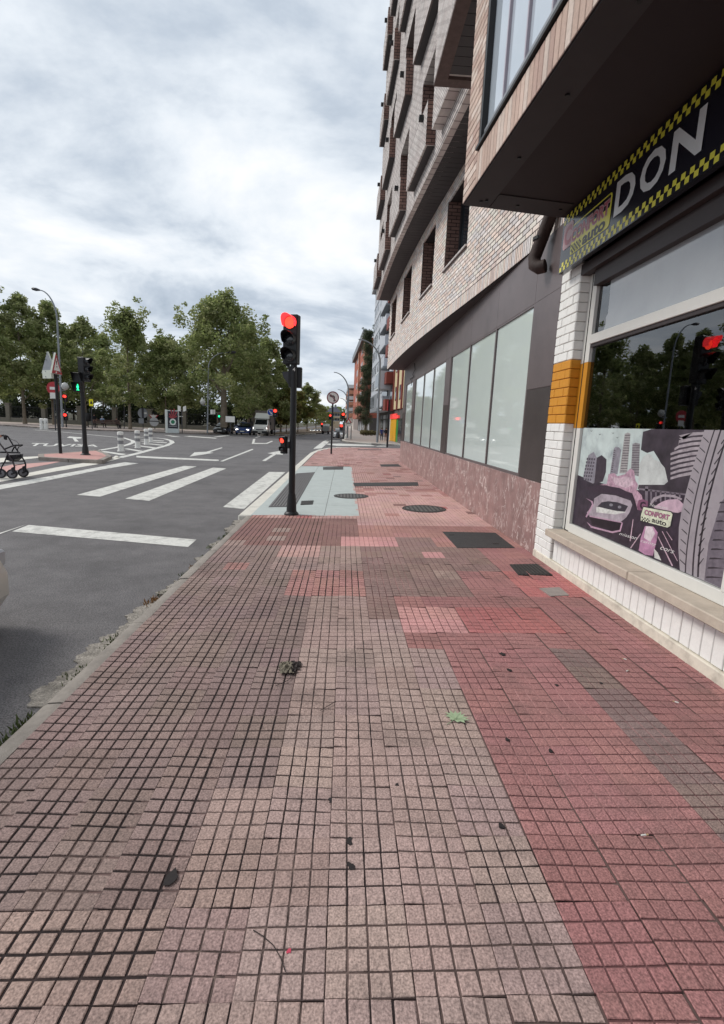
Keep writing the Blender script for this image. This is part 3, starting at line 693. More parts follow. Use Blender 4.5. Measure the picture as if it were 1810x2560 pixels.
# bay wall of brick: soldier course below the window, stretchers at the corner
ang = math.atan2(.055, 1.0)
u = Vector((-.055, 1, 0)).normalized()
def bay(y, dx=0.0, z=0.0): return Vector((bx(y)+dx, y, z))
sold = shared_brick(.05, .078, .305, .004); strb = shared_brick(.05, .225, .07, .004); strh = shared_brick(.05, .108, .07, .004)
y = 5.66; jb = MB(); k = 0
while y > -4:
    c = bay(y-.043, .02, 4.36)
    col = rb.choice(BR_N); f = rb.uniform(.92, 1.1); col = (col[0]*f, col[1]*f, col[2]*f, 1)
    if y > 1.5: put_brick(sold, shop, c, ang, col)
    else: jb.cc = col; jb.obox(c, (.025,0,0), u*.039, (0,0,.1525))
    y -= .0865
part('brick', jb, M_batt, shop, kind='stuff')
z = 4.21; i = 0
while z < 7.2:
    a = 6.115
    for w in ((.23,.113,.113) if i % 2 else (.113,.23,.113)):
        me = strb if w > .2 else strh; col = rb.choice(BR_N); f = rb.uniform(.92, 1.12)
        put_brick(me, shop, bay(a-w/2, .02, z+.035), ang, (col[0]*f, col[1]*f, col[2]*f, 1)); a -= w
    z += .077; i += 1
q = MB(); q.prism([bay(6.11,.012,4.206), bay(-4,.012,4.206), bay(-4,.5,4.206), (2.7,6.3,4.206)], (0,0,.31)); part('bay_core', q, M_mort, shop)
q = MB(); q.prism([bay(6.11,.012,4.516), bay(5.665,.012,4.516), bay(5.665,.5,4.516), (2.7,6.3,4.516)], (0,0,3.2)); part('bay_core', q, M_mort, shop)
q = MB(); q.prism([bay(5.66,.0,6.75), bay(-4,0,6.75), bay(-4,.4,6.75), bay(5.66,.4,6.75)], (0,0,3)); part('bay_wall_above', q, M_bricktex, shop)
# bay window
M_galu = mat('grey_aluminium', C(140,142,146,.85), .4, .06, 4, metal=.2)
bw = part('bay_window', MB().prism([bay(5.655,-.03,4.53), bay(-4,-.03,4.53), bay(-4,.12,4.53), bay(5.655,.12,4.53)], (0,0,.03)), M_gask, shop)
q = MB(); q.prism([bay(5.65,-.012,4.56), bay(-4,-.012,4.56), bay(-4,.1,4.70), bay(5.65,.1,4.70)], (0,0,.001)); q.prism([bay(5.65,.03,4.56), bay(-4,.03,4.56), bay(-4,.1,4.56), bay(5.65,.1,4.56)], (0,0,.14)); part('bottom_rail', q, M_galu, bw, local=True)
q = MB(); q.prism([bay(5.655,0,4.56), bay(5.60,0,4.56), bay(5.60,.12,4.56), bay(5.655,.12,4.56)], (0,0,2.2)); part('stile', q, M_gask, bw, local=True)
M_bg = mat('bay_glass', C(196,206,216,.9), .03, .04, .5, spec=.9, coat=.6)
y = 5.6
for k in range(14):
    y2 = y-.49; q = MB(); q.prism([bay(y,.06,4.70), bay(y2,.06,4.70), bay(y2,.075,4.70), bay(y,.075,4.70)], (0,0,2.0)); part('pane', q, M_bg, bw, local=True)
    q = MB(); q.prism([bay(y2+.012,.035,4.70), bay(y2-.012,.035,4.70), bay(y2-.012,.07,4.70), bay(y2+.012,.07,4.70)], (0,0,2.0)); part('mullion', q, mat('mullion_mauve', C(176,166,176,.85), .4, .05), bw, local=True); y = y2

# ------------------------------------------------------------------ shop sign
XS = 2.47
sign = thing('shop_sign', 'dark navy fascia sign reading DON with yellow and black checker bands', 'shop sign', (XS,4.5,3.56))
M_navy = mat('sign_navy', C(25,25,36,.8), .18, .05, 2, spec=.6)
M_yel = mat('sign_check_yellow', C(224,216,76,.9), .3, .05, 4)
M_silver = mat('sign_silver', C(222,222,222,.92), .35, .05, 4, metal=.2)
M_black2 = mat('print_black', C(24,24,26), .35, 0)
M_pred = mat('print_red', C(170,78,90,.85), .35, .04)
M_ppink = mat('print_pink', C(190,150,154,.85), .35, .04)
q = MB(); q.box(XS, XS+.06, .4, 6.22, 3.555, 4.175); part('board', q, M_navy, sign)
def sp(y, z, d): return Vector((XS-d, y, z))
for nm, zb in (('checker_band', 3.565), ('checker_band', 4.075)):
    q = MB(); y = 6.2; k = 0
    while y > .45:
        for r_ in (0, 1):
            if (k+r_) % 2 == 0: q.poly([sp(y, zb+r_*.047, .002), sp(y-.05, zb+r_*.047, .002), sp(y-.05, zb+(r_+1)*.047, .002), sp(y, zb+(r_+1)*.047, .002)])
        y -= .05; k += 1
    part(nm, q, M_yel, sign, fixn=False)
for ch, ya, yb, z0, z1 in (('D',5.03,4.70,3.725,4.03),('O',4.63,4.28,3.725,4.03),('N',4.215,3.85,3.725,4.03)):
    q = MB(); text_mesh(ch, q, [sp(ya,z0,.006), sp(yb,z0,.006), sp(yb,z1,.006), sp(ya,z1,.006)], bold=.03); part('letter', q, M_silver, sign, fixn=False)
def rr_poly(ya, yb, z0, z1, d, r=.03, sh=0.0):
    P = []
    for cy, cz, a0 in ((yb+r, z1-r, 0), (ya-r, z1-r, 90), (ya-r, z0+r, 180), (yb+r, z0+r, 270)):
        for a in (0, 45, 90):
            t = R(a0+a); P.append(sp(cy-r*math.cos(t), cz+r*math.sin(t), d))
    return P
lg = part('logo_panel', MB().poly(rr_poly(5.95,5.10,3.675,3.99,.003,.035)), M_yel, sign, fixn=False)
def lp(name, mb, m): return part(name, mb, m, lg, local=True, fixn=False)
lp('logo_field', MB().poly(rr_poly(5.93,5.125,3.86,3.975,.0036,.02)), M_navy)
lp('logo_badge', MB().poly(rr_poly(6.17,5.93,3.79,4.06,.004,.04)), M_ppink)
q = MB(); text_mesh('C', q, [sp(6.14,3.82,.0048), sp(5.96,3.82,.0048), sp(5.96,4.03,.0048), sp(6.14,4.03,.0048)], bold=.05); lp('logo_emblem', q, M_pred)
q = MB(); text_mesh('CONFORT', q, [sp(5.955,3.80,.0044), sp(5.125,3.80,.0044), sp(5.125,3.945,.0044), sp(5.955,3.945,.0044)], bold=.07); lp('logo_outline', q, M_ppink)
q = MB(); text_mesh('CONFORT', q, [sp(5.94,3.81,.0052), sp(5.14,3.81,.0052), sp(5.14,3.935,.0052), sp(5.94,3.935,.0052)], bold=.02); lp('logo_lettering', q, M_pred)
q = MB(); text_mesh('auto', q, [sp(5.66,3.685,.0044), sp(5.18,3.685,.0044), sp(5.18,3.795,.0044), sp(5.66,3.795,.0044)], bold=.04); lp('logo_lettering', q, M_black2)
q = MB()
for i in range(8):
    for j in range(4):
        if (i+j) % 2: a = 5.93-i*.03; b = 3.685+j*.024; q.poly([sp(a,b,.0044), sp(a-.03,b,.0044), sp(a-.03,b+.024,.0044), sp(a,b+.024,.0044)])
lp('logo_checks', q, M_black2)
# ------------------------------------------------------------------ window poster (a flat print on the pane)
XO = 2.7335
poster = thing('window_poster', 'printed window film of a silver car, tower blocks and giant tyre', 'poster', (XO,4.5,.655))
PC = crop(1380, 1000, 3.774)
Yl, Yr, Zb, Zt = 5.685, 3.272, .655, 1.77
def clip_yz(P):
    """keep a polygon inside the film"""
    def cut(P, f):
        o = []
        for i in range(len(P)):
            a, b = P[i-1], P[i]; fa, fb = f(a), f(b)
            if (fa >= 0) != (fb >= 0): t = fa/(fa-fb); o.append((a[0]+(b[0]-a[0])*t, a[1]+(b[1]-a[1])*t))
            if fb >= 0: o.append(b)
        return o
    for f in (lambda p: Yl-p[0], lambda p: p[0]-Yr, lambda p: p[1]-Zb, lambda p: Zt-p[1]):
        if len(P) > 2: P = cut(P, f)
    return P
def pp(x, y): v = ax(*PC(x, y), XO); return (v.y, v.z)
_lay = [0]
def pr(name, pix, m, parent=None, raw=False):
    _lay[0] += 1; d = .0003*_lay[0]
    P = clip_yz([p if raw else pp(*p) for p in pix])
    if len(P) < 3: return None
    return part(name, MB().poly([(XO-.0015-d*.12, a, b) for a, b in P]), m, poster, fixn=False)
def pm(name, polys, m):
    _lay[0] += 1; d = .0003*_lay[0]; q = MB()
    for pl in polys:
        P = clip_yz([pp(*p) for p in pl])
        if len(P) > 2: q.poly([(XO-.0015-d*.12, a, b) for a, b in P])
    return part(name, q, m, poster, fixn=False, kind='stuff' if len(polys) > 1 else None)
def pmat(n, *rgb, var=.3, sc=22): return mat('film_'+n, C(*rgb, .80), .35, var, sc, spec=.3, stain=.35, stain_col=C(70,60,74,.8), stain_scale=9)
q = MB(); q.box(XO-.0014, XO-.0002, Yr, Yl, Zb, Zt); part('film', q, mat('film_sky', C(196,208,206,.88), .35, .2, 3.5, spec=.3, stain=.6, stain_col=C(110,116,128), stain_scale=5), poster)
dk = pmat('dark', 60,50,62, var=.6, sc=14)
pr('dark_ground', ((200,690),(300,730),(520,800),(800,850),(1000,850),(1300,880),(1300,1700),(1200,1700),(150,1200)), dk)
pr('smoke', ((860,300),(940,275),(1460,262),(1340,640),(1270,900),(1000,860),(810,840),(830,760),(1000,790),(1085,780),(1050,640),(1010,560),(960,480),(900,500),(840,470)), pmat('smoke', 70,62,70, var=.6, sc=6))
pr('cloud', ((830,600),(860,540),(905,505),(940,520),(960,560),(1010,575),(1065,640),(1095,770),(1060,800),(820,800),(815,660)), pmat('cloud', 212,216,214, var=.2, sc=6))
# arena of dark and pale hoops
for i in range(9):
    y0 = 300+i*46; x0 = 1120+max(0, 3-i)*38; b = 28
    pr('hoop', ((x0,y0+62),(1200,y0+34),(1330,y0+6),(1440,y0),(1440,y0+b-2),(1330,y0+b+8),(1200,y0+b+32),(x0,y0+b+56)), pmat('hoop', 176,166,172) if i % 2 == 0 or True else dk)
# block of flats with a grid of windows
pr('tower_block', ((300,700),(345,520),(395,488),(425,545),(425,760),(390,790),(300,750)), pmat('block_lit', 150,146,156))
pr('tower_block', ((425,545),(470,520),(516,560),(510,680),(480,770),(400,790)), pmat('block_dark', 70,60,70))
pm('block_windows', [[(330+i*22-j*6, 545+j*32+i*1.5),(344+i*22-j*6, 546+j*32+i*1.5),(341+i*22-j*6, 566+j*32+i*1.5),(327+i*22-j*6, 565+j*32+i*1.5)] for i in range(4) for j in range(7)], pmat('block_win', 84,76,88))
# round towers with rings
for k, (pts) in enumerate((((548,700),(585,460),(600,442),(632,445),(655,470),(620,700)), ((638,690),(688,320),(715,306),(742,318),(710,690)), ((745,700),(762,415),(790,403),(832,412),(820,720)))):
    pr('round_tower', pts, pmat('tower%d' % k, *((150,146,156), (176,172,172), (150,146,150))[k]))
pm('tower_rings', [[(640+47*(1-j/15)+3,330+j*24),(740-32*(j/15),330+j*24),(740-32*(j/15),337+j*24),(640+47*(1-j/15)+3,337+j*24)] for j in range(15)]
   + [[(761-j,425+j*23),(830-j*.6,425+j*23),(830-j*.6,432+j*23),(761-j,432+j*23)] for j in range(12)] + [[(585-j*2.6,470+j*20),(600-j*2.6,470+j*20),(600-j*2.6,480+j*20),(585-j*2.6,480+j*20)] for j in range(11)], pmat('rings', 96,88,96))
# flames
pk = pmat('flame', 196,160,178, var=.55, sc=26)
pr('flame', ((430,805),(520,790),(535,700),(590,690),(620,720),(690,700),(740,645),(775,665),(790,760),(815,800),(800,850),(850,900),(860,960),(810,1040),(790,960),(760,880),(700,860),(640,830),(520,810)), pk)
pr('flame_core', ((560,720),(640,740),(700,720),(760,740),(770,800),(700,830),(600,800)), pmat('flame_core', 216,190,202, var=.45, sc=30))
# bridge railing and arch
pm('railing', [[(820,830),(1270,885),(1270,900),(820,848)]]+[[(880,815),(910,815),(905,960),(880,960)]]+[[(930+i*45,850+i*5),(945+i*45,852+i*5),(945+i*45,960),(930+i*45,960)] for i in range(7)], pmat('rail', 132,122,132))
pm('arch', [[(925,980),(960,920),(1050,890),(1150,895),(1230,930),(1225,945),(1140,918),(1050,912),(980,940),(945,985)]], pmat('arch', 176,164,172))
pr('second_car', ((960,1010),(1040,960),(1100,940),(1190,935),(1240,980),(1235,1050),(1190,1065),(1000,1040)), pmat('car2', 210,180,196, var=.25, sc=12))
# car
pr('car_roof', ((310,830),(420,800),(520,805),(640,850),(745,880),(750,930),(560,880),(430,880),(340,850)), pmat('roof', 64,50,64))
pr('car_body', ((400,930),(470,885),(600,900),(745,950),(760,990),(735,1060),(700,1110),(650,1150),(350,1090),(330,1060),(395,990)), pmat('body', 182,170,180, var=.35, sc=14))
pr('bonnet_shine', ((420,1010),(520,1005),(660,1040),(700,1060),(600,1080),(420,1060)), pmat('shine', 226,226,222))
pr('headlamp', ((430,1005),(470,965),(530,955),(620,965),(720,1000),(690,1055),(600,1045),(510,1025)), pmat('lamp', 60,56,66))
pm('lamp_lens', [[(x+17*math.cos(t*.52), y+14*math.sin(t*.52)) for t in range(12)] for x, y in ((560,990),(640,1010))], pmat('lens', 140,138,146))
pr('grille', ((350,1095),(660,1150),(640,1225),(570,1232),(380,1170)), pmat('grille', 36,30,38))
pm('bumper_glow', [[(330,1150),(380,1190),(570,1240),(640,1225),(660,1150),(672,1160),(650,1240),(570,1256),(370,1205)], [(320,925),(385,955),(395,990),(330,1110),(318,1100),(380,985),(370,960)], [(360,1090),(660,1150),(660,1160),(355,1102)]], pmat('glow', 196,160,182))
# road glow and streaks
pr('road_glow', ((880,1190),(960,1195),(1000,1250),(990,1330),(955,1470),(880,1460),(820,1420),(840,1300)), pmat('rglow', 190,140,172, var=.4, sc=12))
pr('road_glow', ((890,1190),(950,1195),(975,1260),(930,1340),(870,1300)), pmat('rglow2', 230,216,222))
pr('lane_mark', ((965,1400),(1000,1440),(1035,1515),(970,1490)), pmat('lmark', 216,214,210))
pm('streaks', [[(1000,1290),(1008,1288),(1145,1565),(1132,1565)], [(1040,1240),(1046,1238),(1190,1520),(1184,1520)], [(740,1395),(835,1260),(842,1264),(748,1400)], [(735,1330),(765,1125),(772,1125),(745,1335)], [(1080,1240),(1086,1240),(1140,1320),(1134,1324)]], pmat('streak', 206,176,190))
# giant tyre
pr('tyre', ((1445,272),(1623,272),(1623,1800),(1390,1690),(1210,1610),(1195,1400),(1200,1200),(1225,1050),(1260,900),(1330,640),(1400,420)), pmat('tyre', 172,164,170, var=.12, sc=9))
pr('tyre_side', ((1600,960),(1660,900),(1660,1800),(1440,1700),(1480,1350)), pmat('tyreside', 120,112,122))
gv = []
for x0, x1, w in ((1540,1260,12),(1600,1330,16),(1680,1380,18)):
    pts = [(x0-(x0-x1)*(1-(1-t)**1.7), 272+t*1400) for t in [i/12 for i in range(13)]]
    for a, b in zip(pts, pts[1:]): gv.append([(a[0]-w/2,a[1]),(a[0]+w/2,a[1]),(b[0]+w/2,b[1]),(b[0]-w/2,b[1])])
for i in range(13):
    t = (i+.5)/13; xa = 1445-(1445-1205)*(1-(1-t)**2.0); y = 300+t*1250
    gv.append([(xa+5,y),(xa+50,y+40),(xa+58,y+58),(xa+54,y+58),(xa+2,y+8)])
    gv.append([(xa+170,y+60),(xa+225,y-10),(xa+232,y-6),(xa+176,y+72)])
for i in range(9): y = 960+i*88; gv.append([(1590-i*16,y),(1640-i*16,y-2),(1640,y+14),(1580-i*16,y+16)])
pm('tread_grooves', gv, pmat('groove', 62,56,62))
# logo on the film
pr('logo_badge', ((820,945),(860,935),(910,955),(905,1010),(880,1045),(820,1040),(802,1010)), pmat('badge', 136,90,116))
def ptxt(s, quad, m, bold=.03, shear=0):
    _lay[0] += 1; d = .0003*_lay[0]; q = MB()
    text_mesh(s, q, [(XO-.0015-d*.12, *pp(*p)) for p in quad], bold=bold, shear=shear); return part('lettering', q, m, poster, fixn=False)
ptxt('C', ((832,1030),(884,1036),(888,962),(834,955)), pmat('badgec', 52,36,50), .05)
pr('logo_back', ((832,1090),(866,1000),(1130,1050),(1150,1075),(1130,1190),(1095,1212),(830,1140)), pmat('logoback', 40,36,44))
pr('logo_plate', ((842,1088),(866,1010),(1125,1058),(1140,1078),(1118,1190),(1092,1204),(840,1138)), pmat('logoplate', 226,230,206))
ptxt('CONFORT', ((872,1082),(1105,1138),(1118,1085),(880,1032)), pmat('conf1', 120,70,96), .06)
ptxt('CONFORT', ((876,1078),(1100,1131),(1112,1090),(884,1037)), pmat('conf2', 200,120,160), .0)
ptxt('auto', ((945,1152),(1078,1192),(1086,1150),(948,1110)), pmat('auto', 48,46,50), .03)
pm('logo_checks', [[(848+i*13,1098+i*4+j*14),(861+i*13,1102+i*4+j*14),(861+i*13,1116+i*4+j*14),(848+i*13,1112+i*4+j*14)] for i in range(6) for j in range(3) if (i+j) % 2 == 0], pmat('auto', 48,46,50))
wt = pmat('white', 230,228,226)
ptxt('mission', ((636,1272),(806,1322),(808,1290),(640,1245)), wt, .0, .3)
ptxt('carmy', ((838,1345),(985,1390),(988,1360),(842,1320)), wt, .0, .3)
ptxt('cors', ((1022,1408),(1150,1452),(1160,1425),(1030,1380)), wt, .0, .3)
ptxt('Neumatic', ((925,1000),(1100,1035),(1104,1012),(930,975)), wt, .0, .2)
pm('birds', [[(x,y),(x+14,y+8),(x+28,y-2),(x+14,y+14)] for x, y in ((440,318),(565,305),(605,348),(360,285))], pmat('auto', 48,46,50))
# ================================================================== brick apartment block
blk = thing('brick_building', 'brick apartment block with curved upper storeys over a marble plinth', 'building', (2.63,15,.05))
M_pan = mat('bronze_panel', C(118,106,106,.8), .4, .12, 1.2, metal=.25, spec=.5, stain=.3, stain_col=C(70,62,64,.75), stain_scale=1.5)
M_panl = mat('bronze_panel_low', C(82,73,71,.75), .4, .15, 3, metal=.25, spec=.5, stain=.25, stain_col=C(110,100,98,.75), stain_scale=9)
# marble
def marble_mat():
    m = mat('red_marble', C(158,126,122,.84), .38, .3, 3.5, spec=.4)
    t = m.node_tree; nd = t.nodes; l = t.links.new; p = nd['Principled BSDF'] if 'Principled BSDF' in nd else [n for n in nd if n.type == 'BSDF_PRINCIPLED'][0]
    src = p.inputs['Base Color'].links[0].from_socket
    g = nd.new('ShaderNodeNewGeometry'); mp = nd.new('ShaderNodeMapping'); mp.inputs['Scale'].default_value = (1,1.6,.75); mp.inputs['Rotation'].default_value = (.5,0,0); l(g.outputs['Position'], mp.inputs[0])
    nz = nd.new('ShaderNodeTexNoise'); nz.inputs['Scale'].default_value = 4.2; nz.inputs['Detail'].default_value = 4; nz.inputs['Distortion'].default_value = 1.2; l(mp.outputs[0], nz.inputs['Vector'])
    s1 = nd.new('ShaderNodeMath'); s1.operation = 'SUBTRACT'; l(nz.outputs['Fac'], s1.inputs[0]); s1.inputs[1].default_value = .5
    s2 = nd.new('ShaderNodeMath'); s2.operation = 'ABSOLUTE'; l(s1.outputs[0], s2.inputs[0])
    mr = nd.new('ShaderNodeMapRange'); l(s2.outputs[0], mr.inputs[0]); mr.inputs[1].default_value = .0; mr.inputs[2].default_value = .03; mr.inputs[3].default_value = 1.0; mr.inputs[4].default_value = 0
    n3 = nd.new('ShaderNodeTexNoise'); n3.inputs['Scale'].default_value = 3; l(g.outputs['Position'], n3.inputs['Vector'])
    m3 = nd.new('ShaderNodeMapRange'); l(n3.outputs['Fac'], m3.inputs[0]); m3.inputs[1].default_value = .40; m3.inputs[2].default_value = .56
    mu = nd.new('ShaderNodeMath'); mu.operation = 'MULTIPLY'; l(mr.outputs[0], mu.inputs[0]); l(m3.outputs[0], mu.inputs[1])
    mx = nd.new('ShaderNodeMix'); mx.data_type = 'RGBA'; l(mu.outputs[0], mx.inputs[0]); l(src, mx.inputs[6]); mx.inputs[7].default_value = C(226,208,202,.9); l(mx.outputs[2], p.inputs['Base Color'])
    return m
M_mar = marble_mat()
q = MB(); q.box(2.75, 14, 6.44, 23.25, .0, 4.28); part('ground_floor_core', q, mat('core_dark', C(50,46,48,.6), .8, .1), blk)
ys = [6.44,7.36,9.17,11.02,12.91,13.6,15.44,17.34,19.4,20.15,22.3,23.28]
y = 6.44
for b in (8.9,11.4,13.9,16.4,18.9,21.4,23.28):
    q = MB(); q.box(2.612, 2.76, y+.0015, b-.0015, -.04, 1.03); part('marble_slab', q, M_mar, blk, bevel=.003); y = b
q = MB(); q.box(2.615, 14, 23.19, 23.29, -.04, 1.03); part('marble_slab', q, M_mar, blk)
# panels, panes, mullions
M_fg = mat('film_glass', C(212,223,219,.95), .05, .05, .6, spec=.55, coat=.55)
for a, b, kind in ((6.44,7.36,'p'),(7.36,9.17,'g'),(9.17,11.02,'g'),(11.02,12.91,'g'),(12.91,13.6,'p'),(13.6,15.44,'g'),(15.44,17.34,'g'),(17.34,19.4,'g'),(19.4,20.15,'p'),(20.15,22.3,'g'),(22.3,23.28,'p')):
    if kind == 'g':
        q = MB(); q.box(2.655, 2.67, a+.03, b-.03, 1.075, 3.465); part('window_pane', q, M_fg, blk)
        q = MB(); q.box(2.628, 2.70, a-.028, a+.028, 1.03, 3.49); part('mullion', q, M_pan, blk)
    else:
        for z0, z1, m in ((1.032,2.29,M_panl),(2.294,3.488,M_pan)):
            q = MB(); q.box(2.622+.0, 2.70, a+.03, b-.03, z0, z1); part('wall_panel', q, m, blk, bevel=.003)
        q = MB(); q.box(2.632, 2.70, a-.028, a+.028, 1.03, 3.49); part('mullion', q, M_pan, blk)
    q = MB(); q.box(2.627, 2.75, a+.003, b-.003, 3.492, 4.278); part('fascia_panel', q, M_pan, blk, bevel=.003)
q = MB(); q.box(2.63, 2.72, 7.36, 22.3, 1.031, 1.075); q.box(2.63, 2.72, 7.36, 22.3, 3.465, 3.49); part('window_rail', q, M_pan, blk)
# curved storey lines
cpts = np.array([(6.0,2.67),(7.6,2.62),(9.2,2.54),(10.4,2.45),(12.45,2.325),(15.1,2.13),(18.9,1.98),(21.5,1.915),(24.2,1.87)])
pc = np.polyfit(cpts[:,0], cpts[:,1], 4)
def cx(y): return float(np.polyval(pc, y))
def ct(y): return Vector((cx(y+.05)-cx(y-.05), .1, 0)).normalized()
YE = 23.9
wins = [(11.1,12.9),(14.1,15.65),(17.45,19.25),(21.3,23.1)]
Z1, Z2 = 4.28, 7.30
SILL, HEAD = 5.50, 7.02
def wall_strip(mb, ya, yb, z0, z1, off, depth, step=.5, mi=0, f=cx):
    n = max(1, int((yb-ya)/step)); Y = [ya+(yb-ya)*i/n for i in range(n+1)]
    for a, b in zip(Y, Y[1:]):
        mb.add([(f(a)+off,a,z0),(f(b)+off,b,z0),(f(b)+off+depth,b,z0),(f(a)+off+depth,a,z0),(f(a)+off,a,z1),(f(b)+off,b,z1),(f(b)+off+depth,b,z1),(f(a)+off+depth,a,z1)],
               [(0,1,5,4),(2,3,7,6),(0,3,2,1),(4,5,6,7)]+([(0,4,7,3)] if a == ya else [])+([(1,2,6,5)] if b == yb else []), mi)
q = MB(); wall_strip(q, 6.44, YE, Z1+.002, SILL, -.002, .3); part('storey_wall', q, M_mort, blk)
edges = [6.44]+[e for w in wins for e in w]+[YE]
for a, b in zip(edges[::2], edges[1::2]):
    q = MB(); wall_strip(q, a, b, SILL, HEAD, -.002, .3); part('storey_wall', q, M_mort, blk)
q = MB(); wall_strip(q, 6.44, YE, HEAD, Z2, -.002, .3); part('storey_wall', q, M_mort, blk)
q = MB(); wall_strip(q, 6.44, YE, Z1+.01, Z2, .75, .2); part('storey_backing', q, mat('core_dark', C(50,46,48,.6)), blk)
# underside of the overhang
q = MB(); Y = [6.44+(YE-6.44)*i/24 for i in range(25)]
for a, b in zip(Y, Y[1:]): q.prism([(cx(a)+.02,a,Z1-.01),(cx(b)+.02,b,Z1-.01),(2.9,b,Z1-.01),(2.9,a,Z1-.01)], (0,0,.02))
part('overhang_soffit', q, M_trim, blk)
# bricks
near = []; jb = MB(); rb = random.Random(21); bk = shared_brick(.04, .230, .066, .003); sb = shared_brick(.04, .056, .236, .003)
cnt = 0
def in_win(y0, y1, z):
    return SILL-.04 < z < HEAD+.02 and any(y0 < w[1]-.02 and y1 > w[0]+.02 for w in wins)
def lay(me, yc, zc, hy, hz):
    global cnt
    col = rb.choice(BR_C); f = rb.uniform(.9, 1.1); col = (col[0]*f, col[1]*f, col[2]*f, 1)
    t = ct(yc); c = Vector((cx(yc)+.014+rb.uniform(-.0012,.0012), yc, zc))
    if 7.9 < yc < 10.3 and zc < 6.35 and cnt < 290 and me is not None:
        put_brick(me, blk, c, math.atan2(-t.x, t.y), col); cnt += 1
    else:
        jb.cc = col; jb.obox(c, (.02,0,0), t*hy, (0,0,hz))
y = 6.5
while y < YE: lay(sb, y+.036, Z1+.122, .028, .118); y += .073
z = Z1+.25; i = 0
while z < Z2-.03:
    y = 6.46+(.125 if i % 2 else 0)
    while y+.125 < YE:
        a, b = y, y+.25; zc = z+.04
        if not in_win(a, b, zc): lay(bk, (a+b)/2, zc, .115, .033)
        else:
            for w0, w1 in wins:
                if a < w0-.03 < b: lay(None, (a+w0)/2, zc, (w0-a)/2-.006, .034)
                if a < w1+.03 < b: lay(None, (w1+b)/2, zc, (b-w1)/2-.006, .034)
        y += .25
    z += .08; i += 1
part('brick', jb, M_batt, blk, fixn=False, kind='stuff')
# first floor windows
M_fr = mat('window_frame_dark', C(54,54,58,.8), .4, .05)
M_gl2 = mat('flat_glass', C(40,46,52,.8), .04, .05, 1, spec=.8)
for a, b in wins:
    for yy, s in ((a,1),(b,-1)):
        q = MB(); q.box(cx(yy)+.012, cx(yy)+.5, min(yy, yy+s*.02), max(yy, yy+s*.02), SILL, HEAD); part('window_reveal', q, M_brickdark, blk)
    w = part('window', MB().prism([(cx(a)+.34,a+.02,SILL),(cx(b)+.34,b-.02,SILL),(cx(b)+.38,b-.02,SILL),(cx(a)+.38,a+.02,SILL)], (0,0,HEAD-SILL)), M_gl2, blk)
    q = MB()
    for f0, f1, z0, z1 in ((0,.05,SILL,HEAD),(.95,1,SILL,HEAD),(.48,.52,SILL+.06,HEAD-.06),(.05,.95,SILL,SILL+.06),(.05,.95,HEAD-.06,HEAD)):
        ya, yb = a+.02+(b-a-.04)*f0, a+.02+(b-a-.04)*f1
        q.prism([(cx(ya)+.30,ya,z0),(cx(yb)+.30,yb,z0),(cx(yb)+.345,yb,z0),(cx(ya)+.345,ya,z0)], (0,0,z1-z0))
    part('frame', q, M_fr, w, local=True)
    q = MB(); q.prism([(cx(a)-.05,a-.03,SILL-.07),(cx(b)-.05,b+.03,SILL-.07),(cx(b)+.34,b+.03,SILL-.03),(cx(a)+.34,a-.03,SILL-.03)], (0,0,.06)); part('sill', q, M_bricktex, w, local=True)
# soffit boards below the projecting upper storeys
OFF = -.66
def ux(y): return cx(y)+OFF
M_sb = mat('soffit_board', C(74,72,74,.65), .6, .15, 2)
y = 9.31
while y < YE-.15:
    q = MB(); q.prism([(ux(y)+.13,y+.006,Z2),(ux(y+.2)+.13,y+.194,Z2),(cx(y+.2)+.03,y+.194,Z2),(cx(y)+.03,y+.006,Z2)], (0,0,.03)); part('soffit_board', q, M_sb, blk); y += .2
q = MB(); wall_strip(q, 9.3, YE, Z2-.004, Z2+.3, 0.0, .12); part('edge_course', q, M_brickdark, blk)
q = MB(); q.prism([(ux(y_),y_,Z2+.035) for y_ in (9.3,12,16,20,YE)]+[(6,YE,Z2+.035),(6,9.3,Z2+.035)], (0,0,.02)); part('storey_slab', q, M_sb, blk)
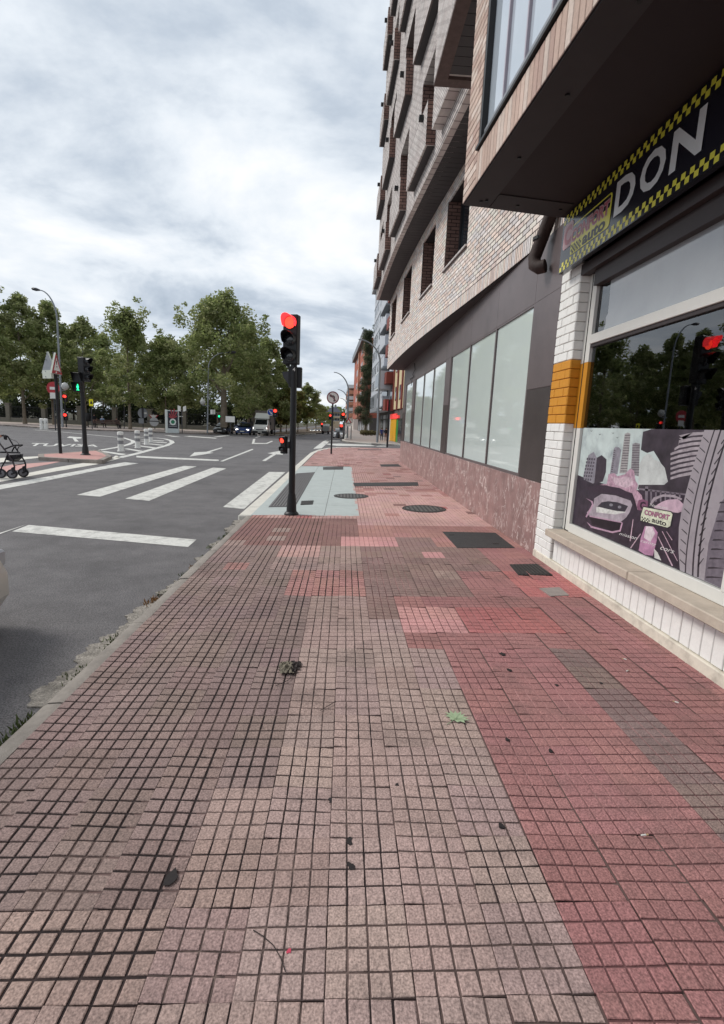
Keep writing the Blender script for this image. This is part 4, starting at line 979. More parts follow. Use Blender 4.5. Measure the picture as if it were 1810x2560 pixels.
# upper storeys
def ufl(k): return Z2+.0+2.85*k
uw = [(12.1,13.5),(15.2,16.7),(18.6,20.2),(21.6,23.0)]
for k in range(6):
    z0 = ufl(k); s, h = z0+1.25, z0+2.5
    q = MB(); wall_strip(q, 9.3, YE, z0+.004, s, OFF, .3); part('storey_wall', q, M_bricktex, blk)
    ed = [9.3]+[e for w in uw for e in w]+[YE]
    for a, b in zip(ed[::2], ed[1::2]): part('storey_pier', (lambda q_: (wall_strip(q_, a, b, s, h, OFF, .3), q_)[1])(MB()), M_bricktex, blk)
    q = MB(); wall_strip(q, 9.3, YE, h, z0+2.85, OFF, .3); part('storey_wall', q, M_bricktex, blk)
    q = MB(); wall_strip(q, 9.3, YE, s-.1, h+.1, OFF+.55, .1); part('storey_backing', q, M_gl2, blk)
    for j, (a, b) in enumerate(uw):
        for yy, sg in ((a,1),(b,-1)):
            q = MB(); q.box(ux(yy)+.005, ux(yy)+.5, min(yy, yy+sg*.02), max(yy, yy+sg*.02), s, h); part('window_reveal', q, M_brickdark, blk)
        w = part('window', MB().prism([(ux(a)+.3,a+.02,s),(ux(b)+.3,b-.02,s),(ux(b)+.33,b-.02,s),(ux(a)+.33,a+.02,s)], (0,0,h-s)), M_gl2, blk)
        q = MB(); q.prism([(ux((a+b)/2)+.27,(a+b)/2-.03,s),(ux((a+b)/2)+.27,(a+b)/2+.03,s),(ux((a+b)/2)+.31,(a+b)/2+.03,s),(ux((a+b)/2)+.31,(a+b)/2-.03,s)], (0,0,h-s)); part('frame', q, M_fr, w, local=True)
        # projecting brick planter box below the window, with its dark underside and a drain spout
        bx0, bx1 = a-.35+.2*(j % 2), b+.45; PJ = .2
        q = MB(); q.prism([(ux(bx0)-PJ,bx0,z0+.34),(ux(bx1)-PJ,bx1,z0+.34),(ux(bx1)+.02,bx1,z0+.34),(ux(bx0)+.02,bx0,z0+.34)], (0,0,.86)); pl = part('planter_box', q, M_bricktex, blk)
        q = MB(); q.prism([(ux(bx0)-PJ+.04,bx0+.05,z0+.328),(ux(bx1)-PJ+.04,bx1-.05,z0+.328),(ux(bx1)+.01,bx1-.05,z0+.328),(ux(bx0)+.01,bx0+.05,z0+.328)], (0,0,.011)); part('underside', q, M_sb, pl, local=True)
        q = MB(); q.prism([(ux(bx0)-PJ-.001,bx0-.002,z0+.34),(ux(bx0)+.02,bx0-.002,z0+.34),(ux(bx0)+.02,bx0+.01,z0+.34),(ux(bx0)-PJ-.001,bx0+.01,z0+.34)], (0,0,.861)); part('end_face', q, M_brickdark, pl, local=True)
        q = MB(); q.box(ux(bx0+.4)-PJ-.1, ux(bx0+.4)-PJ+.02, bx0+.36, bx0+.46, z0+1.0, z0+1.1); part('drain_spout', q, M_gask, pl, local=True)
q = MB(); q.box(2.9, 14, 6.44, YE, Z1, ufl(6)+.4); part('upper_core', q, M_bricktex, blk)
q = MB(); wall_strip(q, 9.3, YE, ufl(6), ufl(6)+.5, OFF-.1, 1.5); part('parapet', q, M_bricktex, blk)
q = MB(); q.prism([(ux(9.3)-.2,9.3,Z2+.34),(ux(11.2)-.2,11.2,Z2+.34),(ux(11.2)+.02,11.2,Z2+.34),(ux(9.3)+.02,9.3,Z2+.34)], (0,0,.84)); part('planter_box', q, M_bricktex, blk)
# nearer projecting bay
NB = (1.265, 6.6, 9.3, 7.27)
q = MB(); q.box(NB[0], 2.8, NB[1], NB[2], NB[3]+.05, ufl(6)+.5); part('projecting_bay', q, M_bricktex, blk)
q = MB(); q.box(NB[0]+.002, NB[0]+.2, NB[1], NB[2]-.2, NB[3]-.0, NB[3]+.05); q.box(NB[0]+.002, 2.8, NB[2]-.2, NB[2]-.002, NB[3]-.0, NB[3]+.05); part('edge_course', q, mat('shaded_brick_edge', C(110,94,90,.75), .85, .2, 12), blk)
y = NB[1]
while y < NB[2]-.35:
    q = MB(); q.box(NB[0]+.2, 2.8, y+.005, y+.195, NB[3]+.01, NB[3]+.05); part('soffit_board', q, M_sb, blk); y += .2
# rainwater pipe elbow and loose cable
pipe = thing('rainwater_pipe', 'dark rusty pipe elbow under the brick overhang beside the sign', 'pipe', (2.5,7.0,4.0))
q = MB(); q.tube([(2.60,6.78,4.75),(2.55,6.88,4.45),(2.50,7.02,4.18),(2.46,7.08,4.0),(2.46,7.04,3.90),(2.50,6.97,3.85),(2.56,6.92,3.86)], .085, 14); part('elbow', q, mat('rusty_pipe', C(66,50,46,.75), .7, .3, 14, bump=.4, bscale=50), pipe, smooth=50)
q = MB(); q.lathe([(.10,0),(.10,.04)], (2.50,7.02,4.2), 14); part('clip', q, M_gask, pipe)
cab = MB(); cab.tube([ax(*RA(x, y), 2.6) for x, y in ((345,1390),(350,1440),(330,1480),(340,1500),(310,1515),(325,1545),(318,1570))], .012, 5); o = part('loose_cable', cab, M_gask); tag(o, 'loose black cable hanging from the overhang above the last pane', 'cable')
# ------------------------------------------------------------------ signal heads, poles, signs
def fr(yaw):                                  # frame with front along -Y turned by yaw (positive = towards +X)
    f = Vector((math.sin(yaw), -math.cos(yaw), 0)); r = Vector((math.cos(yaw), math.sin(yaw), 0)); return f, r, Vector((0,0,1))
def visor(mb, c, r, f, rt, ln=.2, a0=-30, a1=210, mi=0, droop=.0):
    n = 12; vs = []
    for k in range(n+1):
        a = R(a0+(a1-a0)*k/n); d = rt*math.cos(a)*r+Vector((0,0,1))*math.sin(a)*r
        l_ = ln*(.45+.55*max(0, math.sin(a)))
        vs += [c+d, c+d*1.02+f*l_, c+d*1.05+f*l_, c+d*1.06]
    mb.add(vs, [(k*4+j, k*4+(j+1) % 4, k*4+4+(j+1) % 4, k*4+4+j) for k in range(n) for j in range(4)], mi)
def signal_head(parent, top, yaw, lit, r=.1, pitch=.3, width=.28, depth=.14, name='signal_head', ln=.2, lens_mats=None):
    """stack of lenses; top = centre of the top edge of the front face"""
    f, rt, up = fr(yaw); top = Vector(top); n = len(lit); h = pitch*n
    q = MB(); q.obox(top-f*depth/2-up*h/2, rt*width/2, f*depth/2, up*h/2); hd = part(name, q, M_black, parent, bevel=.012)
    for i, c in enumerate(lit):
        cc = top-up*(pitch*(i+.5))
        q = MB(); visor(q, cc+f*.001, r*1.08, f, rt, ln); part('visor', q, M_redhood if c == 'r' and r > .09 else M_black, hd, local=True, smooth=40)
        q = MB(); q.lathe([(r*1.06,-.005),(r*1.06,.012),(r*.97,.014)], cc, 20, f); part('bezel', q, M_black, hd, local=True)
        q = MB(); q.lathe([(r*.97,.012),(r*.9,.022),(r*.5,.034),(.001,.038)], cc, 20, f)
        part('lens', q, {'r': M_red, 'g': M_green}.get(c, M_lens), hd, local=True, smooth=60)
    return hd
def pole_mesh(p, h, r0=.06, r1=.055, n=14): return MB().tube([Vector(p), Vector(p)+Vector((0,0,h))], [r0, r1], n)
def pedestal(parent, p, r=.06, m=M_black):
    q = MB(); q.lathe([(r*2.2,0),(r*2.2,.02),(r*1.9,.045),(r*1.55,.06),(r*1.5,.09),(r*1.32,.3),(r*1.15,.36),(r*1.1,.4)], p, 20); return part('pedestal', q, m, parent, smooth=40)

# main red light
b = gp(*R3(359,2135)); Yb = b.y
def hz(x, y, Y=Yb): return ay(x, y, Y).z
tl = thing('traffic_light', 'black traffic light showing red, standing on the near pavement', 'traffic light', b)
ztop = hz(735,788)
part('pole', pole_mesh(b, hz(728,915)-b.z+.02, .062, .056), M_black, tl, smooth=40)
pedestal(tl, b, .062)
xh = ay(726,830,Yb).x
signal_head(tl, (xh+.0, Yb-.07, ztop), R(-17), ['r','',''], .105, (ztop-hz(728,911))/3, .27, .16, ln=.24)
# second unit on the pole: pedestrian head seen from behind, facing the crossing
f, rt, up = fr(R(-105)); zc = (hz(728,916)+hz(728,968))/2; hh = (hz(728,916)-hz(728,968))/2
q = MB(); q.obox((b.x+.02, Yb+.12, zc), (.115,0,0), (0,.07,0), (0,0,hh)); ph = part('pedestrian_head', q, M_black, tl, bevel=.01)
for zz in (zc+hh*1.35, zc-hh*.1):
    q = MB(); xa = b.x-.10; q.add([(xa,Yb+.04,zz+hh*.62),(xa-.12,Yb+.06,zz+hh*.58),(xa-.10,Yb+.06,zz+.02),(xa,Yb+.04,zz-hh*.62),(xa,Yb+.2,zz+hh*.62),(xa-.12,Yb+.2,zz+hh*.58),(xa-.10,Yb+.2,zz+.02),(xa,Yb+.2,zz-hh*.62)], [(0,1,2,3),(7,6,5,4),(0,4,5,1),(1,5,6,2),(2,6,7,3)]); part('visor', q, M_darkgrey, ph, local=True)
q = MB(); q.obox((b.x-.065, Yb+.02, zc), (.03,0,0), (0,.05,0), (0,0,hh)); part('bracket', q, M_black, tl)
q = MB(); w = .028; zz = hz(729,924); text_mesh('4', q, [(b.x-.018,Yb-.0605,zz-w), (b.x+.026,Yb-.0605,zz-w), (b.x+.026,Yb-.0605,zz+w), (b.x-.018,Yb-.0605,zz+w)], bold=.02); part('number_sticker', q, M_white, tl, fixn=False)
# low repeater
xr = ay(707,1110,Yb).x
signal_head(tl, (xr-.0, Yb-.05, hz(710,1090)), R(-28), ['r',''], .047, (hz(710,1090)-hz(710,1134))/2, .11, .1, name='repeater_head', ln=.075)
q = MB(); q.obox((xr+.07, Yb, (hz(710,1090)+hz(710,1134))/2), (.05,0,0), (0,.03,0), (0,0,.06)); part('bracket', q, M_black, tl)

# traffic light on the island: pedestrian green man, vehicle head turned away
b2 = gz(*RI(755,1612), ZP+.004); Y2 = b2.y; s2 = 1.12
def h2(x, y): return ay(*R11(x, y), Y2)
il = thing('traffic_light', 'traffic light with lit green man on the raised traffic island', 'traffic light', b2)
part('pole', pole_mesh(b2, h2(1220,300).z-b2.z, .085, .075), M_black, il, smooth=40); pedestal(il, b2, .085)
tp = h2(1245,262); bt = h2(1245,625)
signal_head(il, (tp.x+.16, Y2, tp.z), R(72), ['','',''], .12, (tp.z-bt.z)/3, .34, .3, ln=.26)
tp = h2(1185,495); bt = h2(1185,785); pc_ = Vector(((tp.x), Y2-.12, 0)); H2 = tp.z-bt.z
q = MB(); q.obox((tp.x, Y2-.02, (tp.z+bt.z)/2), (.185,0,0), (0,.10,0), (0,0,H2/2)); ph = part('pedestrian_head', q, M_black, il, bevel=.015)
for dz in (.24, .76):
    zc = tp.z-H2*dz; q = MB(); s = .165
    q.add([(tp.x-s,Y2-.12,zc+s*1.15),(tp.x+s,Y2-.12,zc+s*1.15),(tp.x-s,Y2-.33,zc+s*1.15),(tp.x+s,Y2-.33,zc+s*1.15),(tp.x-s,Y2-.12,zc-s*.9),(tp.x+s,Y2-.12,zc-s*.9),(tp.x-s*1.02,Y2-.16,zc-s*.9),(tp.x+s*1.02,Y2-.16,zc-s*.9)],
          [(0,1,3,2),(0,2,6,4),(1,5,7,3)]); part('visor', q, M_black, ph, local=True)
zc = tp.z-H2*.76; man = MB(); yf = Y2-.123; k = .125
def mp(*pts): man.poly([(tp.x+a*k, yf, zc+c*k) for a, c in pts])
man.disc((tp.x+.02*k, yf, zc+.82*k), .17*k, (0,-1,0), 12)
mp((-.2,.6),(.22,.6),(.3,.2),(.42,-.05),(.32,-.1),(.18,.1),(.2,-.2),(-.18,-.2),(-.15,.1),(-.3,-.15),(-.42,-.1),(-.32,.25))
mp((-.18,-.2),(.2,-.2),(.18,-.5),(.42,-.85),(.45,-1),(.2,-1),(.0,-.55),(-.15,-1),(-.4,-1),(-.22,-.6))
part('green_man', man, M_green, ph, local=True, fixn=False)

# sign post on the island: boxed triangular warning sign and its back-to-back twin
b3 = gz(*RI(535,1600), ZP+.004); Y3 = b3.y
def h3(x, y): return ay(*R11(x, y), Y3)
spst = thing('sign_post', 'dark post with boxed triangular warning sign on the traffic island', 'sign post', b3)
part('pole', pole_mesh(b3, h3(830,180).z-b3.z, .065, .065, 10), M_black, spst, smooth=40)
def prism_sign(parent, c, size, yaw, thick, front, name, mark=True):
    f, rt, up = fr(yaw); c = Vector(c)
    tri = lambda s, d: [c+f*d+rt*(-s*.58)-up*s*.5, c+f*d+rt*(s*.58)-up*s*.5, c+f*d+up*s*.5]
    sg = part(name, MB().prism(tri(size, 0), -f*thick, 0, 1), [M_signback, mat('sign_box_white', C(216,220,206,.92), .5, .05)], parent)
    part('border', MB().poly(tri(size*.97, .003)), M_signred if front else M_signback, sg, local=True, fixn=False)
    if front:
        cc = c-up*size*.035; c0 = c; 
        t2 = [cc+f*.006+rt*(-size*.36)-up*size*.31, cc+f*.006+rt*(size*.36)-up*size*.31, cc+f*.006+up*size*.30]
        part('face', MB().poly(t2), M_white, sg, local=True, fixn=False)
        m_ = MB(); m_.add([cc+f*.009+rt*a-up*b_ for a, b_ in ((-.035*size,.02*size),(.035*size,.02*size),(.05*size,-.16*size),(-.05*size,-.16*size))], [(0,1,2,3)]); m_.disc(cc+f*.009-up*.12*size, .04*size, f, 10)
        part('exclamation_mark', m_, M_black, sg, local=True, fixn=False)
    return sg
t = h3(885,360); prism_sign(spst, (t.x, Y3-.15, t.z), .84, R(97), .07, True, 'warning_sign')
t = h3(745,340); prism_sign(spst, (t.x, Y3, t.z), .84, R(150), .06, False, 'sign_back')
t = h3(725,520); f, rt, up = fr(R(150)); q = MB(); q.obox((t.x, Y3, t.z), rt*.3, f*.05, up*.16); part('sign_plate', q, mat('sign_box_white', C(216,220,206,.92), .5, .05), spst)
for yy in (300, 480, 560):
    t = h3(800, yy); q = MB(); q.obox((t.x, Y3, t.z), (.3,0,0), (0,.02,0), (0,0,.02)); part('bracket', q, M_galv, spst)

# no-left-turn sign on the near pavement
b4 = gp(*R4(510,1243)); Y4 = b4.y; c4 = ay(*R4(535,430), Y4)
nl = thing('no_left_turn_sign', 'round red rimmed no left turn sign on a black post', 'road sign', b4)
part('pole', pole_mesh(b4, c4.z-b4.z, .05, .05, 10), M_black, nl, smooth=40)
rs = .345; f = Vector((0,-1,0)); yo = Y4-.07
pl = part('plate', MB().disc((c4.x, yo, c4.z), rs, f, 28, thick=.02), M_signback, nl)
part('rim', MB().ring((c4.x, yo-.003, c4.z), rs*.99, rs*.80, f, 28), mat('faded_red', C(142,88,92,.9), .5, .1), pl, local=True, fixn=False)
part('face', MB().disc((c4.x, yo-.004, c4.z), rs*.81, f, 28), M_white, pl, local=True, fixn=False)
q = MB()
P = lambda a, c, d=.007: (c4.x+a*rs, yo-d, c4.z+c*rs)
q.poly([P(.12,-.62),(P(.32,-.62)),P(.32,.12),P(.24,.25),P(.12,.18)]); q.poly([P(.32,.12,.008),P(.24,.27,.008),P(.1,.34,.008),P(-.25,.34,.008),P(-.25,.16,.008),P(.06,.16,.008),P(.14,.08,.008)]); q.poly([P(-.22,.5,.009),P(-.22,.0,.009),P(-.6,.26,.009)])
part('arrow', q, M_black2, pl, local=True, fixn=False)
q = MB(); q.poly([P(-.62,.52,.011),P(-.52,.62,.011),P(.62,-.52,.011),P(.52,-.62,.011)]); part('bar', q, mat('faded_red', C(142,88,92,.9)), pl, local=True, fixn=False)
# dark post at the pavement corner
b5 = gp(*R4(1320,1153)); tp = ay(*R4(1345,465), b5.y)
ps = thing('post', 'plain dark post at the pavement corner by the marble plinth', 'post', b5)
part('pole', pole_mesh(b5, tp.z-b5.z, .07, .07, 10), M_black, ps, smooth=40); part('cap', MB().lathe([(.075,0),(.075,.03),(.02,.05)], (b5.x, b5.y, tp.z-.01), 10), M_black, ps)
sgx = ay(*R4(1335,545), b5.y); part('sign_plate', MB().obox((sgx.x-.03, b5.y-.02, sgx.z), (.02,0,0), (0,.12,0), (0,0,.35)), M_signred, ps)

# ------------------------------------------------------------------ street lamps
def street_lamp(base, Y, tippx, bendpx, label, r=.09, m=M_galv, head=True, n=10):
    t = thing('street_lamp', label, 'street lamp', base, group='street lamps')
    bend = ay(*bendpx, Y); tip = ay(*tippx, Y); pts = [Vector(base), Vector(base).lerp(Vector((base.x*.0+bend.x, Y, bend.z)), .5), bend]
    dx_, dz_ = tip.x-bend.x, tip.z-bend.z
    for k in range(1, n+1):
        a = math.pi/2*k/n; pts.append(Vector((bend.x+dx_*(1-math.cos(a)), Y, bend.z+dz_*math.sin(a))))
    rad = [r, r*.85, r*.75]+[r*.7-(r*.35)*k/n for k in range(n)]
    part('column', MB().tube(pts, rad, 10), m, t, smooth=40)
    if head:
        d = (pts[-1]-pts[-2]).normalized(); q = MB(); c = pts[-1]+d*.35
        q.tube([pts[-1]-d*.05, pts[-1]+d*.15, c, pts[-1]+d*.75, pts[-1]+d*.85], [r*.5, .12, .17, .14, .04], 8); part('lantern', q, M_darkgrey, t, smooth=40)
    return t
bl = gz(*RI(553,1370), ZP); sl = street_lamp(bl, bl.y, RI(350,160), RI(505,430), 'tall curved grey street lamp beside the park trees with a globe', .13)
g = ay(*R11(980,700), bl.y); part('globe', MB().lathe([(.05,-.42),(.28,-.3),(.4,0),(.28,.3),(.05,.42)], g, 14), mat('globe_white', C(196,196,192,.9), .3, .05), sl, smooth=True)
part('bracket', MB().tube([(bl.x-.3, bl.y, g.z-.5), (g.x, g.y, g.z-.45)], .05, 6), M_galv, sl)
bl = gz(*R2(481,1556), ZP); sl = street_lamp(bl, bl.y, R2(690,735), R2(492,890), 'grey street lamp in front of the biggest plane tree', .085)
g = ay(*R2(434,1236), bl.y); part('globe', MB().lathe([(.04,-.34),(.22,-.25),(.32,0),(.22,.25),(.04,.34)], g, 14), mat('globe_white', C(196,196,192,.9)), sl, smooth=True)
part('bracket', MB().tube([(ay(*R2(430,1272), bl.y)), (ay(*R2(500,1275), bl.y))], .04, 6), M_galv, sl)
for x0, x1, mm in ((512,536,M_white),(540,562,mat('plate_cream', C(206,206,196,.9), .5, .05))):
    a = ay(*R2(x0,1315), bl.y); c = ay(*R2(x1,1362), bl.y); part('sign_plate', MB().box(a.x, c.x, bl.y-.05, bl.y-.02, c.z, a.z), mm, sl)
part('bracket', MB().tube([(ay(*R2(490,1362), bl.y)), (ay(*R2(560,1362), bl.y))], .03, 6), M_galv, sl)
bl = gz(*R4(1175,1078), ZP); street_lamp(bl, bl.y, R3(1040,358), R3(1258,600), 'tall grey street lamp on far pavement beside the two pedestrians', .13, head=False)
bl = gz(*R4(742,1013), ZP); street_lamp(bl, bl.y, R3(790,692), R3(938,900), 'curved grey street lamp behind the white parked car', .12, head=False)
for i, (tx, ty, bx_, by_, Y) in enumerate(((830,868,925,980,82),(852,955,926,1040,105))):
    bb = ay(*R3(bx_+6, 1275), Y); bb.z = ZP; street_lamp(bb, Y, R3(tx, ty), R3(bx_, by_), 'distant curved grey street lamp in the row down the avenue', .12, head=False)
for o in [o for o in bpy.data.objects if o.get('label','').startswith('distant curved')]: o['group'] = 'distant street lamps'

# ------------------------------------------------------------------ far traffic lights and signs
def far_light(px_base, fn, zb, heads, label, r=.17, Yo=None, pw=.07):
    """heads: list of (px x, px y, colour)"""
    bb = gz(*fn(*px_base), zb); Y = bb.y
    t = thing('traffic_light', label, 'traffic light', bb)
    top = max(ay(*fn(x, y), Y).z for x, y, c in heads)
    part('pole', pole_mesh(bb, top-bb.z, pw, pw, 8), M_black, t)
    for x, y, c in heads:
        p = ay(*fn(x, y), Y); signal_head(t, (p.x, Y-.12, p.z+r*1.3), 0, [c, ''], r, r*2.6, r*2.8, .2, ln=.18)
    return t, Y
M_red2 = M_red
far_light((1003,1320), R11, ZP, ((988,855,'r'),(992,1135,'r')), 'far traffic light with two red lamps beside the globe street lamp', .15)
mt, Ym = far_light((1163,1572), R2, ZP, ((1170,1328,'r'),), 'far traffic light glowing red next to the white box truck', .19)
p = ay(*R2(1122,1342), Ym); f = Vector((0,-1,0)); sp_ = part('keep_right_sign', MB().disc((p.x, Ym-.1, p.z), .42, f, 20, thick=.02), M_white, mt)
part('face', MB().disc((p.x, Ym-.104, p.z), .36, f, 20), M_signblue, sp_, local=True, fixn=False)
q = MB(); q.poly([(p.x-.22,Ym-.108,p.z+.15),(p.x-.15,Ym-.108,p.z+.22),(p.x+.12,Ym-.108,p.z-.05),(p.x+.2,Ym-.108,p.z+.03),(p.x+.22,Ym-.108,p.z-.24),(p.x-.05,Ym-.108,p.z-.22),(p.x+.04,Ym-.108,p.z-.13)]); part('arrow', q, M_white, sp_, local=True, fixn=False)
far_light((690,1030), R4, ZP, ((685,672,'r'),(658,838,'r')), 'far traffic light with two red lamps beside white parked car', .14)
far_light((525,985), R4, ZR, ((497,690,'r'),), 'distant red traffic light behind the no left turn sign', .14)
far_light((375,950), R4, ZP, ((376,812,'r'),), 'distant red traffic light above the tipper truck on the median', .13)
far_light((600,1545), R2, ZP, ((602,1383,'g'),), 'far traffic light with small green lamp beside the black car', .12)
# triangular sign under the far light
p = gz(*R4(795,1030), ZP); fs = thing('warning_sign', 'small triangular warning sign on a grey post on far pavement', 'road sign', p)
c = ay(*R4(762,778), p.y); part('pole', pole_mesh(p, c.z-p.z, .06, .06, 8), M_galv, fs); s = .45
part('plate', MB().prism([(c.x-s,p.y-.08,c.z-s*.7),(c.x+s,p.y-.08,c.z-s*.7),(c.x,p.y-.08,c.z+s)], (0,.02,0)), M_signred, fs)
part('face', MB().poly([(c.x-s*.6,p.y-.09,c.z-s*.5),(c.x+s*.6,p.y-.09,c.z-s*.5),(c.x,p.y-.09,c.z+s*.55)]), M_white, fs, fixn=False)
c2_ = ay(*R4(755,820), p.y); part('sub_plate', MB().box(c2_.x-.45, c2_.x+.45, p.y-.09, p.y-.07, c2_.z-.2, c2_.z+.2), M_white, fs)
# signs by the park
def sign_on_post(px_base, fn, zb, plates, label, name='road_sign', pw=.05):
    bb = gz(*fn(*px_base), zb); Y = bb.y; t = thing(name, label, 'road sign', bb)
    top = max(ay(*fn(x, y), Y).z for k, x, y, w, h, m in plates); xx = ay(*fn(plates[0][1], plates[0][2]), Y).x
    part('pole', MB().tube([bb, (bb.x*.5+xx*.5, Y, (bb.z+top)/2), (xx, Y, top)], pw, 8), M_darkgrey, t)
    for i, (k, x, y, w, h, m) in enumerate(plates):
        p = ay(*fn(x, y), Y); yo = Y-.07-.012*i
        if k == 'c': part('plate', MB().disc((p.x, yo, p.z), w, (0,-1,0), 20, thick=.02), m, t)
        elif k == 'r': part('plate', MB().box(p.x-w, p.x+w, yo, yo+.02, p.z-h, p.z+h), m, t)
        elif k == 't': part('plate', MB().prism([(p.x-w,yo,p.z+h),(p.x+w,yo,p.z+h),(p.x,yo,p.z-h)], (0,.02,0)), m, t)
        elif k == 'u': part('plate', MB().prism([(p.x-w,yo,p.z-h),(p.x+w,yo,p.z-h),(p.x,yo,p.z+h)], (0,.02,0)), m, t)
    return t
sign_on_post((67,1078), R22, ZP, (('r',52,665,.21,.36,M_signyel),('u',55,655,.15,.2,M_black2)), 'yellow school warning sign on thin post in front of park trees')
sign_on_post((840,1365), R11, ZP, (('c',808,730,.58,0,M_signred),('r',810,730,.3,.12,M_white),('r',812,840,.28,.26,M_white)), 'round red no entry sign with white plate beneath, near the globe lamp')
sign_on_post((860,1075), R22, ZP, (('c',858,830,.62,0,M_signback),('r',858,830,.14,.66,M_darkgrey),('r',900,830,.15,.1,M_white),('r',835,950,.32,.32,M_signback)), 'grey back of a round road sign behind the striped bollards')
sign_on_post((1045,1075), R22, ZP, (('t',1025,900,.66,.36,M_signred),('t',1025,890,.5,.26,M_white),('c',1035,965,.58,0,mat('pale_sign', C(206,208,210,.9), .5, .05)),('r',1010,955,.8,.06,M_darkgrey)), 'pale round sign back crossed by a dark bar, by the advertising panel')
sign_on_post((565,1075), R22, ZP, (('r',567,650,.2,.2,M_white),), 'small white plate on thin post beside a pale tree trunk')
sign_on_post((598,790), R23, ZP, (('r',598,550,.5,.32,M_white),), 'blank white board standing between the black car and blue car')
# spot lamp post
p = gz(*R22(1470,1140), ZP); t = thing('spot_lamp_post', 'short post carrying two small white floodlights beside the advertising panel', 'lamp post', p); c = ay(*R22(1472,775), p.y)
part('pole', pole_mesh(p, c.z-p.z, .05, .05, 8), M_darkgrey, t)
for dx_ in (-.28, .28): part('floodlight', MB().obox((c.x+dx_, p.y-.1, c.z+.1), (.14,0,.05*(1 if dx_>0 else -1)), (0,.1,0), (0,0,.26)), M_white, t)
part('arm', MB().box(c.x-.35, c.x+.05, p.y-.03, p.y+.03, ay(*R22(1440,880), p.y).z-.04, ay(*R22(1440,880), p.y).z+.04), M_white, t)

# ------------------------------------------------------------------ bollards
def bollard(px, label=None, k=1.0):
    bb = gz(*RI(*px), ZR); t = thing('bollard', label, 'bollard', bb, group='striped flexible bollards on the painted nose'); h = .98*k; r = .135*k
    bands = ((0,.38,M_white),(.38,.56,MATS_g),(.56,.70,M_white),(.70,.84,MATS_g),(.84,1.0,M_white))
    for a, c, m in bands:
        pr_ = [(r*(1.02 if m is M_white else .98), a*h),(r*(1.02 if m is M_white else .98), c*h)]
        if c == 1.0: pr_ = [(r*1.02,a*h),(r*1.06,.97*h),(r*.9,h),(r*.3,h*1.01)]
        if a == 0: pr_ = [(r*1.25,0),(r*1.2,.03),(r*1.05,.06)]+pr_[1:]
        part('band', MB().lathe(pr_, bb, 16), m, t, smooth=40)
    return t
MATS_g = mat('bollard_grey', C(150,148,150,.85), .5, .08)
for px, lb in (((1067,1582),'white bollard with grey bands closest to the raised traffic island'),((1215,1552),'white bollard with grey bands, second from the traffic island'),((1293,1522),'white bollard with grey bands, third from the traffic island'),((1330,1502),'white bollard with grey bands, farthest from the traffic island')):
    bollard(px, lb)
p = gz(*RI(390,1390), ZR); t = thing('barrel_bollard', 'stubby pair of white plastic posts at the far kerb', 'bollard', p)
for dx_ in (-.2, .2):
    part('post', MB().lathe([(.2,0),(.2,.5),(.18,.52),(.18,.62),(.2,.64),(.2,1.05),(.12,1.1)], (p.x+dx_, p.y, p.z), 14), M_white, t, smooth=40)
part('collar', MB().box(p.x-.38, p.x+.38, p.y-.17, p.y+.17, p.z+.72, p.z+.79), MATS_g, t)

# ------------------------------------------------------------------ advertising panel
p = gz(*R2(120,1552), ZP); Yp = p.y; A = ay(*R2(52,1315), Yp); Bp = ay(*R2(190,1325), Yp)
ad = thing('advertising_panel', 'free-standing advertising panel with dark poster and red burst', 'advertising panel', p)
xm = ay(*R2(76,1400), Yp).x; zt = A.z; zb_ = ZP
part('side_pillar', MB().box(A.x, xm, Yp-.1, Yp+.1, zb_, zt), mat('ad_pale', C(214,218,212,.92), .5, .04), ad, bevel=.02)
part('frame', MB().box(xm+.005, Bp.x, Yp-.09, Yp+.09, zb_, zt-.05), mat('ad_grey', C(196,202,200,.9), .5, .04), ad, bevel=.02)
z5 = ay(*R2(130,1505), Yp).z; x0, x1 = xm+.06, Bp.x-.07
sc = part('poster', MB().box(x0, x1, Yp-.1, Yp-.092, z5, zt-.12), mat('ad_dark', C(44,42,50,.85), .2, .1), ad)
cxm, czm = (x0+x1)/2, (z5+zt)/2
for i, (a, l_) in enumerate(((60,.85),(80,1.0),(100,.9),(125,.6),(150,.45),(35,.5))):
    d = Vector((math.cos(R(a)), 0, math.sin(R(a)))); n_ = Vector((-d.z,0,d.x)); c = Vector((cxm, Yp-.104-.001*i, czm+.05))
    part('burst', MB().poly([c+n_*.03, c+d*l_+n_*.08, c+d*l_*1.05, c+d*l_-n_*.08, c-n_*.03]), mat('ad_red', C(150,52,58,.9), .3, .3, 6), sc, local=True, fixn=False)
part('ring', MB().ring((cxm, Yp-.112, czm-.28), .34, .2, (0,-1,0), 20), mat('ad_pale', C(214,218,212,.92)), sc, local=True, fixn=False)
part('centre', MB().disc((cxm, Yp-.113, czm-.28), .19, (0,-1,0), 16), mat('ad_green', C(40,120,84,.9), .3, .1), sc, local=True, fixn=False)
for i in range(2): part('caption', MB().box(cxm-.4, cxm+.4, Yp-.106, Yp-.102, z5+.18+.16*i, z5+.24+.16*i), MATS_g, sc, local=True)

